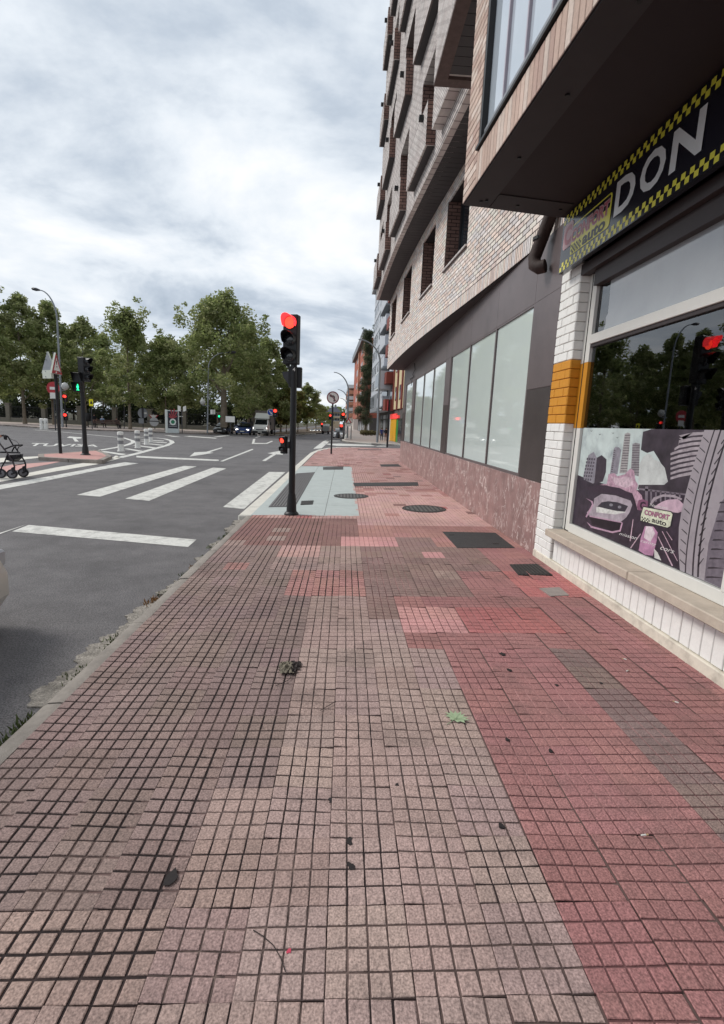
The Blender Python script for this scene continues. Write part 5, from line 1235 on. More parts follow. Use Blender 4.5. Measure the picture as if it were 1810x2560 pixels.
# ------------------------------------------------------------------ rollator
def RR(x, y): return (x/17.667, 1080+y/17.667)
w2 = gz(*RR(540,2060), ZR); Yw = w2.y
def W(x, y, d=0.0): v = ay(*RR(x, y), Yw+d); return v
rol = thing('rollator', 'black wheeled walking frame with seat and pouch on the crossing', 'rollator', (w2.x, Yw, ZR))
M_rb = mat('rollator_black', C(30,28,34), .5, .1, 20); M_rt = mat('rollator_tube', C(66,58,62), .4, .1, 10, metal=.3)
M_tyre = mat('rollator_tyre', C(120,118,124,.9), .7, .1)
dW = .5
def wheel(cx_, cy_, d, r=.13):
    c = W(cx_, cy_, d); c.z = ZR+r; f = Vector((.25,-1,0)).normalized(); u_ = Vector((1,.25,0)).normalized(); up = Vector((0,0,1))
    wh = part('wheel', MB().lathe([(r*.72,-.02),(r,-.018),(r,.018),(r*.72,.02),(r*.70,.0)], c, 22, f), M_rb, rol, smooth=50)
    part('tyre', MB().lathe([(r*.94,-.026),(r*1.0,-.02),(r*1.0,.02),(r*.94,.026)], c+f*-.01, 22, f), M_tyre, wh, local=True, smooth=50)
    part('hub', MB().lathe([(r*.2,-.03),(r*.2,.03)], c, 10, f), M_rb, wh, local=True)
    for k in range(5):
        a = 2*math.pi*k/5+.3; d_ = u_*math.cos(a)+up*math.sin(a); n_ = f.cross(d_).normalized()
        part('spoke', MB().obox(c+d_*r*.45, d_*r*.32, n_*.017, f*.012), M_rb, wh, local=True)
    return c
cA = wheel(540,1900,0); cB = wheel(1030,1800,dW*.8); cC = wheel(30,1760,0)
def tb(name, pts, r=.016, m=None): return part(name, MB().tube(pts, r, 8), m or M_rb, rol, smooth=50)
tb('front_leg', [cA+Vector((.06,-.03,.02)), W(640,1700), W(640,1520), W(590,1350), W(300,900), W(30,560), W(-60,430)], .02, M_rt)
tb('front_leg', [cB+Vector((.05,-.03,.02)), W(1130,1600,.3), W(1130,1420,.3), W(1080,1280,.3), W(890,980,.3)], .02)
tb('rear_leg', [cC+Vector((.0,-.02,.03)), W(70,1560), W(220,1300), W(330,1000)], .018)
tb('handle_tube', [W(600,620,.3), W(470,400,.3), W(340,190,.3), W(250,150,.3), W(120,150,.3)], .018)
tb('grip', [W(160,150,.3), W(20,150,.3), W(-80,160,.3)], .028)
part('brake_lever', MB().obox(W(235,250,.28), (.035,0,-.01), (0,.03,0), (0,0,.055)), M_rb, rol, bevel=.01)
tb('backrest_bar', [W(200,760,.1), W(330,700,.1), W(480,640,.1), W(640,590,.25), W(1000,575,.45)], .022)
tb('armrest_support', [W(530,860,.2), W(620,680,.2), W(700,640,.2)], .018); tb('armrest_support', [W(800,870,.3), W(680,690,.3)], .018); tb('armrest_support', [W(980,600,.45), W(820,660,.4), W(760,800,.35)], .014)
q = MB(); q.prism([W(0,930,0), W(900,950,.3), W(880,930,.6), W(60,900,.35)], (0,0,.035)); part('seat', q, M_rb, rol)
q = MB(); a = [W(310,1030), W(720,1000,.1), W(690,1180,.1), W(500,1310,.05), W(220,1220)]; q.prism(a, (0,.3,0)); part('pouch', q, M_rb, rol, bevel=.01)
tb('cross_bar', [W(0,1370), W(580,1370)], .015); tb('cross_bar', [W(600,1290,.1), W(1050,1290,.3)], .015); tb('cross_bar', [W(660,1470,.1), W(1100,1400,.3)], .01)
tb('brake_cable', [W(240,180,.3), W(520,330,.3), W(740,420,.3), W(830,520,.3), W(800,640,.3)], .006)
for c in (cA+Vector((.06,-.02,.10)), cB+Vector((.05,-.02,.10))): part('fork', MB().obox(c, (.035,0,.02), (0,.03,0), (-.02,0,.08)), M_rb, rol, bevel=.01)
# ------------------------------------------------------------------ vehicles
def loft(mb, secs, mi=0):
    """secs: (y, half width, z bottom, z belt, z top, top half width)"""
    n = 10; vs = []
    for y, w, zb, zm, zt, wt in secs:
        vs += [(-w*.9,y,zb),(-w,y,zb+.12),(-w,y,zm),(-wt,y,zt-.03),(-wt*.85,y,zt),(wt*.85,y,zt),(wt,y,zt-.03),(w,y,zm),(w,y,zb+.12),(w*.9,y,zb)]
    fs = [(i*n+k, i*n+(k+1) % n, (i+1)*n+(k+1) % n, (i+1)*n+k) for i in range(len(secs)-1) for k in range(n)]
    fs += [tuple(range(n)), tuple(range((len(secs)-1)*n, len(secs)*n))]
    mb.add(vs, fs, mi)
M_rub = mat('tyre_rubber', C(30,30,32), .8, .1); M_rim = mat('wheel_rim', C(140,142,146,.8), .35, .1, metal=.6)
M_hl = mat('headlamp_lit', (1,1,1,1), .3, 0, emit=(1,.97,.9,1), estr=3.0); M_hd = mat('headlamp_off', C(200,204,210,.8), .1, .05, spec=.8)
M_tail = mat('tail_lamp', C(150,24,26), .3, .05); M_plate = mat('number_plate', C(214,214,208,.9), .5, .05)
def car(name, label, loc, rz, paint, scale=1.0, lit=False, L_=4.2, H_=1.48, group=None):
    t = thing(name, label, 'car', loc, rz, group); t.scale = (scale,)*3
    h = H_/1.48; P = lambda nm, q, m, par=None, **k: part(nm, q, m, par or t, local=True, **k)
    q = MB(); loft(q, [(-L_/2,.70,.28,.42,.60,.62),(-L_/2+.12,.82,.2,.5,.70*h,.74),(-L_/2+.7,.88,.2,.6,.86*h,.78),(-.75,.89,.2,.7,.97*h,.80),(1.2,.89,.2,.72,.99*h,.80),(L_/2-.15,.86,.22,.7,.95*h,.78),(L_/2,.78,.3,.6,.80*h,.7)])
    body = P('body', q, paint, smooth=35)
    q = MB(); loft(q, [(-1.0,.76,.90*h,.92*h,.96*h,.74),(-.25,.74,.92*h,1.1*h,1.40*h,.58),(.9,.74,.92*h,1.1*h,1.45*h,.58),(1.55,.74,.92*h,1.1*h,1.30*h,.58),(1.95,.72,.9*h,.94*h,1.0*h,.66)]); P('cabin_glass', q, M_gdark, smooth=35)
    q = MB(); q.prism([(-.53,-.22,1.405*h),(.53,-.22,1.405*h),(.54,1.5,1.36*h),(.54,.9,1.455*h)][:3]+[(-.54,1.5,1.36*h)], (0,0,.012)); q.prism([(-.54,-.2,1.41*h),(.54,-.2,1.41*h),(.54,.95,1.46*h),(-.54,.95,1.46*h)], (0,0,.015)); P('roof', q, paint)
    for sx in (-1, 1):
        P('headlight', MB().obox((sx*.62,-L_/2+.09,.62*h), (.15,.05*sx*0,0), (0,.05,0), (0,0,.07)), M_hl if lit else M_hd, bevel=.02)
        P('tail_light', MB().obox((sx*.68,L_/2-.06,.72*h), (.1,0,0), (0,.05,0), (0,0,.12)), M_tail)
        P('mirror', MB().obox((sx*.97,-.65,1.0*h), (.08,0,0), (0,.05,0), (0,0,.06)), paint, bevel=.02)
        for yy in (-L_/2+.82, L_/2-.8):
            w = P('wheel', MB().lathe([(.2,-.09),(.31,-.09),(.32,-.06),(.32,.06),(.31,.09),(.2,.09)], (sx*.80,yy,.32), 18, (1,0,0)), M_rub, smooth=40)
            part('rim', MB().lathe([(.2,-.095),(.2,.095)], (sx*.80,yy,.32), 14, (1,0,0)), M_rim, w, local=True)
    P('grille', MB().box(-.45,.45,-L_/2-.012,-L_/2+.05,.36,.5), M_black); P('number_plate', MB().box(-.25,.25,-L_/2-.03,-L_/2-.013,.38,.48), M_plate)
    return t
def carpaint(n, *rgb): return mat('paint_'+n, C(*rgb, .85), .25, .03, 3, spec=.6, coat=.5)
p = gz(*R2(645,1562)); car('car', 'black car waiting in the avenue lane beside the big tree', p, 0, carpaint('black', 26,26,28), .95, group=None)
p = gz(*R2(868,1568)); sc = 145/4.0575/FPX*p.y/1.8; car('car', 'blue car with bright headlights waiting next to the white truck', p, 0, carpaint('blue', 52,74,128), sc, True)
p = gz(*R2(762,1552)); car('car', 'dark blue car half hidden between the black and the bright-lamped car', p+Vector((0,5,0)), 0, carpaint('navy', 30,40,84), 1.0)
p = gz(*R4(610,1022)); sc = 150/5.796/FPX*p.y/1.8; car('car', 'white hatchback parked at the kerb of far pavement', p+Vector((0,1.6,0)), 0, carpaint('white', 216,216,214), sc, H_=1.65)
for x, y, lb, rgb in ((232,922,'small white car far down the avenue, left of the tipper truck',(210,210,208)),(292,922,'small silver car with lit lamps far down the avenue',(150,152,156)),(340,920,'small grey car far down the avenue close behind the tipper truck',(96,98,102))):
    p = gz(*R4(x, y)); car('car', lb, p, 0, carpaint('far%d' % x, *rgb), 52/5.796/FPX*p.y/1.8, True)
# car at the left edge waiting behind the stop line
pe = ay(14, 1470, 4.15)+Vector((.12,0,0)); car('car', 'cream car edging past the left of the pavement behind stop line', (pe.x-.90, 2.15, ZR), math.pi, carpaint('cream', 222,219,210), 1.0, L_=4.2)

def box_truck():
    p = gz(*R2(1045,1574)); sc = 150/4.0575/FPX*p.y/2.05
    t = thing('box_truck', 'white box truck waiting at the far red light', 'truck', p); t.scale = (sc,)*3
    P = lambda nm, q, m, par=None, **k: part(nm, q, m, par or t, local=True, **k)
    wh = carpaint('truckwhite', 226,226,220)
    q = MB(); loft(q, [(-2.6,.86,.45,.7,1.05,.8),(-2.45,.98,.4,.9,1.22,.86),(-1.7,1.0,.4,1.1,1.42,.9),(-1.05,1.0,.4,1.3,2.15,.82),(-.3,1.0,.4,1.4,2.2,.82)]); P('cab', q, wh, smooth=35)
    P('windscreen', MB().poly([(-.82,-1.72,1.43),(.82,-1.72,1.43),(.74,-1.14,2.08),(-.74,-1.14,2.08)]).poly([(-.82,-1.72,1.42),(.82,-1.72,1.42),(.74,-1.16,2.1),(-.74,-1.16,2.1)]), M_gdark, fixn=False)
    P('bumper', MB().box(-.95,.95,-2.66,-2.3,.3,.62), M_black, bevel=.05); P('grille', MB().box(-.5,.5,-2.64,-2.5,.72,.84), M_black)
    P('number_plate', MB().box(-.26,.26,-2.70,-2.665,.42,.53), M_plate)
    for sx in (-1, 1):
        P('headlight', MB().obox((sx*.74,-2.5,.95), (.16,0,0), (0,.06,0), (0,0,.1)), M_hl if sx > 0 else M_hl, bevel=.03)
        P('mirror', MB().obox((sx*1.2,-1.5,1.6), (.1,0,0), (0,.06,0), (0,0,.2)), M_black, bevel=.03)
        for yy in (-1.9, 2.2): P('wheel', MB().lathe([(.2,-.12),(.36,-.12),(.38,-.08),(.38,.08),(.36,.12),(.2,.12)], (sx*.88,yy,.38), 18, (1,0,0)), M_rub, smooth=40)
    P('cargo_box', MB().box(-1.08,1.08,-.2,4.2,.8,3.25), mat('truck_box', C(120,112,108,.8), .6, .1), bevel=.03)
    P('wind_deflector', MB().add([(-.95,-1.1,2.22),(.95,-1.1,2.22),(.92,-.25,2.95),(-.92,-.25,2.95),(-.95,-.22,2.22),(.95,-.22,2.22)], [(0,1,2,3),(0,3,4),(1,5,2),(3,2,5,4),(0,4,5,1)]), wh)
    return t
box_truck()
def tipper():
    p = gz(*R4(422,958)); sc = 104/5.796/FPX*p.y/2.3
    t = thing('tipper_truck', 'tipper truck seen from behind far down the avenue', 'truck', p); t.scale = (sc,)*3
    P = lambda nm, q, m, **k: part(nm, q, m, t, local=True, **k)
    P('tailgate', MB().box(-1.15,1.15,0,.1,1.0,2.5), mat('tipper_grey', C(160,160,156,.85), .6, .1)); P('body', MB().box(-1.15,1.15,.1,5,1.0,2.4), mat('tipper_grey', C(160,160,156,.85)))
    P('cab', MB().box(-1.1,1.1,5.2,7,.7,2.9), carpaint('truckwhite', 226,226,220), bevel=.1); P('canopy', MB().box(-1.2,1.2,4.8,5.2,2.3,3.2), carpaint('truckwhite', 226,226,220))
    P('rear_bar', MB().box(-1.1,1.1,-.05,.1,.55,.75), M_black)
    for sx in (-1, 1):
        P('tail_light', MB().box(sx*.95-.12,sx*.95+.12,-.08,-.04,.78,.92), M_tail)
        for yy in (.9, 2.0, 6): P('wheel', MB().lathe([(.3,-.22),(.5,-.22),(.5,.22),(.3,.22)], (sx*.85,yy,.5), 16, (1,0,0)), M_rub, smooth=40)
tipper()

# ------------------------------------------------------------------ people
M_skin = mat('skin', C(190,140,116,.85), .6, .05, 20)
def person(label, loc, rz, shirt, trousers, hair, joints=None, scale=1.0, sleeves=True, shoes=None):
    J = dict(pel=(0,0,.94), bel=(0,0,1.08), che=(0,.01,1.30), nek=(0,.01,1.47), hed=(0,-.02,1.58), top=(0,-.01,1.69),
             shl=(-.19,.01,1.40), shr=(.19,.01,1.40), ell=(-.25,.03,1.12), elr=(.25,.03,1.12), wrl=(-.26,-.06,.90), wrr=(.26,-.06,.90), hal=(-.26,-.09,.82), har=(.26,-.09,.82),
             hil=(-.10,0,.90), hir=(.10,0,.90), knl=(-.11,-.10,.50), knr=(.11,.03,.50), anl=(-.11,-.10,.09), anr=(.11,.16,.10), tol=(-.12,-.26,.04), tor=(.12,.02,.04))
    if joints: J.update(joints)
    keys = list(J); idx = {k: i for i, k in enumerate(keys)}
    rad = dict(pel=(.15,.11), bel=(.135,.10), che=(.16,.115), nek=(.055,.06), hed=(.08,.098), top=(.06,.075), shl=(.075,.07), shr=(.075,.07), ell=(.048,.048), elr=(.048,.048), wrl=(.032,.032), wrr=(.032,.032), hal=(.034,.022), har=(.034,.022),
               hil=(.10,.10), hir=(.10,.10), knl=(.066,.066), knr=(.066,.066), anl=(.045,.045), anr=(.045,.045), tol=(.042,.035), tor=(.042,.035))
    E_ = [('pel','bel'),('bel','che'),('che','nek'),('nek','hed'),('hed','top'),('che','shl'),('che','shr'),('shl','ell'),('ell','wrl'),('wrl','hal'),('shr','elr'),('elr','wrr'),('wrr','har'),('pel','hil'),('pel','hir'),('hil','knl'),('knl','anl'),('anl','tol'),('hir','knr'),('knr','anr'),('anr','tor')]
    V = [Vector(J[k]) for k in keys]; rr_ = [rad[k] for k in keys]; ed = [(idx[a], idx[b]) for a, b in E_]
    for s, hk, wk in ((-1,'hal','wrl'),(1,'har','wrr')):       # fingers
        d = (Vector(J[hk])-Vector(J[wk])).normalized(); sd_ = d.orthogonal().normalized(); fw = d.cross(sd_)
        for j, (o_, ln_) in enumerate(((-.024,.05),(-.008,.062),(.008,.058),(.024,.046))):
            i0 = len(V); V += [Vector(J[hk])+sd_*o_+d*ln_*.6, Vector(J[hk])+sd_*o_+d*ln_+fw*.02]; rr_ += [(.009,.009)]*2; ed += [(idx[hk], i0), (i0, i0+1)]
        i0 = len(V); V += [Vector(J[wk]).lerp(Vector(J[hk]), .5)+sd_*.04, Vector(J[hk])+sd_*.055]; rr_ += [(.011,.011)]*2; ed += [(idx[wk], i0), (i0, i0+1)]
    me = bpy.data.meshes.new('tmp'); me.from_pydata([v[:] for v in V], ed, [])
    ob = bpy.data.objects.new('tmp', me); COL.objects.link(ob)
    sk = ob.modifiers.new('s', 'SKIN'); sk.use_smooth_shade = True; ss = ob.modifiers.new('u', 'SUBSURF'); ss.levels = 1; ss.render_levels = 1
    if not me.skin_vertices: me.attributes.new  # layer is made by the modifier below
    if not me.skin_vertices:
        bm = bmesh.new(); bm.from_mesh(me); bm.verts.layers.skin.verify(); bm.to_mesh(me); bm.free()
    for v, r_ in zip(me.skin_vertices[0].data, rr_): v.radius = r_
    me.skin_vertices[0].data[0].use_root = True
    dg = bpy.context.evaluated_depsgraph_get(); dg.update()
    nm = bpy.data.meshes.new_from_object(ob.evaluated_get(dg)); nm.name = 'person'
    bpy.data.objects.remove(ob); bpy.data.meshes.remove(me)
    for m_ in (M_skin, shirt, trousers, shoes or M_black): nm.materials.append(m_)
    hip = J['pel'][2]; arms = [Vector(J[k]) for k in ('ell','elr')]
    for f_ in nm.polygons:
        c = f_.center; dl = min((c-Vector(J[k])).length for k in ('wrl','wrr','hal','har'))
        if c.z > J['nek'][2]-.02: mi = 0
        elif dl < .17: mi = 0
        elif c.z > hip-.02 and (Vector((c.x, c.y, 0))-Vector((J['pel'][0], J['pel'][1], 0))).length < .42 or (min((c-a).length for a in arms) < .2 and c.z > hip-.1): mi = 1
        elif c.z > .11: mi = 2
        else: mi = 3
        f_.material_index = mi; f_.use_smooth = True
    o = bpy.data.objects.new('person', nm); COL.objects.link(o); o.location = loc; o.rotation_euler = (0,0,rz); o.scale = (scale,)*3
    tag(o, label, 'person')
    h_ = Vector(J['hed']); q = MB(); q.lathe([(.07,-.07),(.098,-.02),(.105,.04),(.09,.09),(.05,.125),(.01,.135)], h_+Vector((0,.022,.015)), 14); part('hair', q, hair, o, local=True, smooth=True)
    q = MB(); q.obox(h_+Vector((0,-.105,-.01)), (.012,0,0), (0,.014,0), (0,0,.02)); part('nose', q, M_skin, o, local=True)
    return o
def cloth(n, *rgb): return mat('cloth_'+n, C(*rgb, .85), .85, .12, 20)
HB = mat('hair_dark', C(48,40,36), .7, .2, 40); HG = mat('hair_grey', C(150,146,142,.85), .7, .2, 40)
for x, lb, sh, tr, hr in ((1238,'person in a blue top walking away on the far pavement',cloth('blue', 52,66,128),cloth('navy', 40,44,70),HB),(1300,'person in black shirt and pale shorts walking away on far pavement',cloth('blackshirt', 28,28,34),cloth('shorts', 150,112,106),HB)):
    p = gz(*R4(x, 1056), ZP); hgt_ = (1056-868)/5.796/FPX*p.y; person(lb, p, math.pi, sh, tr, hr, scale=hgt_/1.7)
# person pushing the rollator, mostly past the left edge
hp = W(0,150,.15); kx = Vector((hp.x-.62, Yw+.1, ZR)); sc = 1.08
def lj(v): v = (Vector(v)-kx)/sc; return (-v.y, v.x, v.z)      # person faces +X: local -Y is forward
fw_ = lambda z, f_, s_=0: (s_, -f_, z)
hl, hr2 = W(-10,150,.3), W(-60,170,-.15)
def loc_of(v):                                                  # world -> person local (rz = +90 deg)
    d = Vector(v)-kx; return Vector((d.y, -d.x, d.z))/sc
a1, a2 = loc_of(hl), loc_of(hr2)
J2 = dict(har=tuple(a1), hal=tuple(a2), wrr=tuple(a1+Vector((0,.09,.02))), wrl=tuple(a2+Vector((0,.09,.02))), elr=(.27,-.1,1.08), ell=(-.27,-.1,1.08))
person('person in a dark jacket pushing the black walking frame', kx, math.pi/2, cloth('jacket', 62,56,66), cloth('trouser', 60,62,72), HG, J2, sc)
# bench with two people by the park
pb_ = gz(*R22(300,1065), ZP)
bench = thing('park_bench', 'dark wooden park bench in front of the railings with people on it', 'bench', pb_)
M_wood = mat('bench_wood', C(84,64,56,.75), .7, .2, 8)
for i in range(4): part('seat_slat', MB().box(pb_.x-1.6, pb_.x+1.6, pb_.y+.0+i*.13, pb_.y+.11+i*.13, pb_.z+.44, pb_.z+.48), M_wood, bench)
for i in range(3): part('back_slat', MB().box(pb_.x-1.6, pb_.x+1.6, pb_.y-.12-.03*i, pb_.y-.08-.03*i, pb_.z+.55+i*.16, pb_.z+.67+i*.16), M_wood, bench)
for sx in (-1.4, 1.4):
    part('leg', MB().box(pb_.x+sx-.04, pb_.x+sx+.04, pb_.y-.1, pb_.y-.02, pb_.z, pb_.z+1.0), M_black, bench); part('leg', MB().box(pb_.x+sx-.04, pb_.x+sx+.04, pb_.y+.42, pb_.y+.5, pb_.z, pb_.z+.46), M_black, bench)
SEAT = dict(pel=(0,0,.54), bel=(0,.04,.70), che=(0,.06,.92), nek=(0,.05,1.09), hed=(0,.0,1.20), top=(0,.0,1.31), shl=(-.19,.06,1.02), shr=(.19,.06,1.02), ell=(-.25,-.02,.76), elr=(.25,-.02,.76), wrl=(-.16,-.22,.66), wrr=(.16,-.22,.66), hal=(-.12,-.29,.65), har=(.12,-.29,.65),
            hil=(-.1,-.02,.53), hir=(.1,-.02,.53), knl=(-.13,-.43,.52), knr=(.13,-.43,.52), anl=(-.13,-.45,.09), anr=(.13,-.45,.09), tol=(-.14,-.6,.04), tor=(.14,-.6,.04))
px_ = ay(*R22(215,900), pb_.y).x; person('person in a pale blue top sitting on the park bench', (px_, pb_.y+.12, pb_.z), math.pi, cloth('paleblue', 150,176,204), cloth('darkt', 44,44,52), HG, SEAT, 1.05)
px_ = ay(*R22(480,900), pb_.y).x; person('person in dark clothes sitting at the end of the bench', (px_-.3, pb_.y+.12, pb_.z), math.pi, cloth('darktop', 44,40,46), cloth('darkt', 44,44,52), HB, SEAT, 1.0)
pst = gz(*R22(105,1050), ZP); person('person in black standing beside the park bench', pst, 0.4, cloth('blackshirt', 28,28,34), cloth('darkt', 44,44,52), HB, None, .95)
pbn = gz(*R11(1335,1320), ZP); t = thing('litter_bin', 'dark litter bin on a post beside the yellow sign', 'litter bin', pbn); zc = ay(*R11(1330,1165), pbn.y).z
part('post', pole_mesh(pbn, zc-pbn.z, .05, .05, 8), M_black, t); part('bin', MB().lathe([(.32,-.5),(.42,-.3),(.42,.35),(.36,.5)], (pbn.x-.1, pbn.y, zc), 14), M_black, t, smooth=40)
pgb = gz(*R4(606,1022), ZP); t = thing('planter_stone', 'dark rounded stone bollard in front of the white parked car', 'bollard', pgb)
part('stone', MB().lathe([(.22,0),(.25,.25),(.23,.55),(.15,.76),(.04,.82)], pgb, 14), M_darkgrey, t, smooth=True); part('foot', MB().lathe([(.28,0),(.28,.05)], pgb, 14), M_conc, t)

# ------------------------------------------------------------------ trees
def leaf_mat(name, k=1.0): return mat(name, (1,1,1,1), .7, 0, colsrc='attr', transl=.55, spec=.25)
M_leaf = leaf_mat('leaf')
M_bark = mat('plane_bark', C(140,128,112,.75), .9, .3, 3, bump=.5, bscale=12, stain=.5, stain_col=C(86,78,66,.75), stain_scale=2)
PLANE = [(.225,.265,.10),(.265,.305,.118),(.185,.225,.082),(.31,.335,.15),(.36,.375,.19)]
YELL = [(.19,.20,.055),(.23,.22,.06),(.15,.17,.05),(.22,.17,.065)]
POPL = [(.12,.14,.085),(.10,.12,.07),(.16,.17,.115),(.08,.10,.055)]
def crown_mesh(name, centers, radii, n, size, cols, seed, flat=.75):
    g = np.random.default_rng(seed); k = len(centers); C_ = np.array(centers); Rd = np.array(radii)
    wts = Rd**1.7; wts /= wts.sum(); ci = g.choice(k, n, p=wts)
    d = g.normal(size=(n,3)); d /= np.linalg.norm(d, axis=1)[:,None]; d *= (g.random(n)**.45)[:,None]
    pos = C_[ci]+d*Rd[ci][:,None]*np.array([1,1,flat])
    a = g.normal(size=(n,3)); a[:,2] *= .6; a /= np.linalg.norm(a, axis=1)[:,None]
    b = np.cross(a, g.normal(size=(n,3))); b /= np.linalg.norm(b, axis=1)[:,None]
    s = size*g.uniform(.6,1.35,n)[:,None]
    v = np.stack([pos-a*s, pos-b*s*.55, pos+a*s, pos+b*s*.55], 1).reshape(-1,3)
    me = bpy.data.meshes.new(name); me.vertices.add(4*n); me.vertices.foreach_set('co', v.astype(np.float32).ravel())
    me.loops.add(4*n); me.loops.foreach_set('vertex_index', np.arange(4*n, dtype=np.int32)); me.polygons.add(n); me.polygons.foreach_set('loop_start', np.arange(0,4*n,4, dtype=np.int32))
    me.update(calc_edges=True)
    cl = np.array(cols); cc = g.integers(0, len(cl), k); mix = np.where(g.random(n) < .55, cc[ci], g.integers(0, len(cl), n))
    col = cl[mix]*g.uniform(.75,1.25,n)[:,None]; col = np.concatenate([col, np.ones((n,1))], 1)
    at = me.color_attributes.new('Col', 'FLOAT_COLOR', 'CORNER'); at.data.foreach_set('color', np.repeat(col, 4, 0).astype(np.float32).ravel())
    me.materials.append(M_leaf); return me
def tree(label, base, H, Rc, cols=PLANE, seed=1, cb=.28, n=5000, size=.30, lean=0.0, spires=(), name='plane_tree', shape='round', trunk_r=None, nclump=None, group=None):
    rr = random.Random(seed); base = Vector(base); t = thing(name, label, 'tree', base, 0, group)
    cs = []; rs = []
    nclump = nclump or int(70+Rc*9); n = int(n*1.9); size *= .58
    for i in range(nclump):
        u = rr.random()**.8; z = cb+(1-cb)*u
        if shape == 'round': w = math.sin(math.pi*min(1, .12+.88*u)**.75)**.7
        elif shape == 'poplar': w = (1-u)**.45*min(1, .35+u*5)
        else: w = (1-u*.75)
        a = rr.uniform(0, 6.283); rad = Rc*w*math.sqrt(rr.random())*rr.uniform(.8,1.12)
        cs.append((math.cos(a)*rad+lean*u, math.sin(a)*rad, H*z)); rs.append((Rc*.20 if shape != 'poplar' else Rc*.40)*rr.uniform(.5,1.3))
    for sx, sz, sr in spires:
        for k in range(4): cs.append((sx+rr.uniform(-.4,.4), rr.uniform(-.8,.8), sz-k*sr*1.0)); rs.append(sr*(.55+.25*k))
    if shape == 'round':
        for i in range(int(16+Rc*4)):
            j = rr.randrange(nclump); c = cs[j]; k = rr.uniform(1.05, 1.22); cz = H*(cb+1)/2
            cs.append((c[0]*k, c[1]*k, min(H*1.02, cz+(c[2]-cz)*k)+rr.uniform(-.2,.4))); rs.append(rr.uniform(.35,.8))
    crown = link('crown', crown_mesh('crown', cs, rs, n, size, cols, seed), t, local=True)
    tr = trunk_r or .028*H**.9*.6
    q = MB(); top = H*(.72 if shape != 'poplar' else .85); pts = [Vector((lean*.3*k+rr.uniform(-.1,.1)*k, rr.uniform(-.1,.1)*k, top*k)) for k in (0,.08,.25,.5,.75,1)]
    pts[0] = Vector((0,0,-.05)); q.tube(pts, [tr*1.45, tr*1.05, tr*.9, tr*.7, tr*.4, tr*.12], 9)
    order = sorted(range(len(cs)), key=lambda i: rr.random())[:12]
    for i in order:
        c = Vector(cs[i]); zz = max(cb*H*.8, c.z-Vector((c.x, c.y, 0)).length*.8-1.0); k = min(.95, zz/top); s0 = pts[0].lerp(pts[-1], k); s0 = Vector((lean*.3*k, 0, top*k))
        m_ = s0.lerp(c, .5)+Vector((0,0,-.2)); rb_ = tr*.45*(1-k*.6); q.tube([s0, m_, c], [rb_, rb_*.6, rb_*.15], 6, caps=False)
    part('trunk', q, M_bark, t, smooth=60, local=True)
    return t
def xat(px, Y, py=1050): return ay(px, py, Y).x
def htop(px, py, Y): return ay(px, py, Y).z-ZP
def T(label, px, Y, top, rpx, cols=PLANE, seed=1, zb=ZP, **k):
    return tree(label, (xat(px, Y), Y, zb), htop(px, top, Y), rpx/FPX*Y, cols, seed, **k)
T('leafy plane tree at the park edge, partly out of view', -25, 64, 690, 95, seed=1, n=7000, cb=.22, group=None)
T('leafy plane tree with broad rounded crown beside the globe lamp', 62, 65, 752, 85, seed=2, n=7000, cb=.24)
T('leafy plane tree behind the tall curved lamp', 135, 68, 768, 75, seed=3, n=6000, cb=.24)
T('lower plane tree behind the green man signal', 215, 67, 812, 78, seed=4, n=6500, cb=.26)
T('slender plane tree with pale trunk and two-pronged top', 325, 60.5, 790, 66, seed=5, n=4200, cb=.30, spires=((-1.6,14.2,1.0),(1.7,14.4,.9)))
T('short dense plane tree behind the striped bollards', 415, 63, 850, 82, seed=6, n=6500, cb=.24)
bt_ = T('largest plane tree with wide crown and forked trunk', 560, 61, 752, 128, seed=8, n=11500, cb=.20, spires=((.9,16.1,1.1),(-5.0,14.6,.7),(4.6,13.8,.6),(-7.2,11.8,.6)), trunk_r=.42)
T('plane tree between the largest plane tree and the overhanging one', 622, 68, 822, 70, seed=10, n=6500, cb=.18)
T('dark plane tree overhanging the waiting cars', 665, 72, 858, 78, seed=9, n=7500, cb=.22, zb=ZP)
BACK = ((-30,84,812),(40,86,820),(110,84,830),(185,88,838),(260,84,845),(345,88,850),(420,86,858),(500,88,840),(590,90,835))
bm_ = None
for i, (px, Y, tp_) in enumerate(BACK):
    T('dark tree in the second row deep inside the park', px, Y, tp_, 88, seed=20+i, n=4600, cb=.12, size=.36, group='second row of park trees')
MED = ((702,78,925,42,PLANE,'tall green tree on the median beside the red signal'),(716,74,985,34,YELL,'yellowing young tree at the tip of the median'),(745,84,985,36,YELL,'yellow green tree on the median behind traffic light pole'),(768,100,962,36,PLANE,'taller green tree halfway along the median'),(790,118,992,28,PLANE,'green tree on the median near the tipper truck'),(806,140,1018,20,PLANE,'small far tree on the median above the tipper truck'),(820,170,1036,15,PLANE,'smallest farthest tree of the median row'))
for i, (px, Y, tp_, rp, cl_, lb) in enumerate(MED): T(lb, px, Y, tp_, rp, cl_, seed=40+i, n=3800 if Y < 110 else 1800, cb=.2 if cl_ is PLANE else .3, size=.3, name='median_tree')
LFT = ((640,92,905),(655,110,930),(668,130,955),(690,155,985),(725,190,1010))
for i, (px, Y, tp_) in enumerate(LFT): T('tree lining the left side of the avenue behind the waiting truck', px, Y, tp_, 55 if Y < 120 else 36, seed=80+i, n=2600, cb=.10, size=.36, group='trees lining the left of the avenue')
fw = [(-140+i*5.5+random.uniform(-2,2), 330+random.uniform(-10,10), 4+random.uniform(0,6)) for i in range(30)]
o = link('far_woods', crown_mesh('far_woods', fw, [6.0]*len(fw), 9000, 1.0, PLANE, 99)); tag(o, 'distant line of trees closing the avenue', 'trees', kind='stuff')
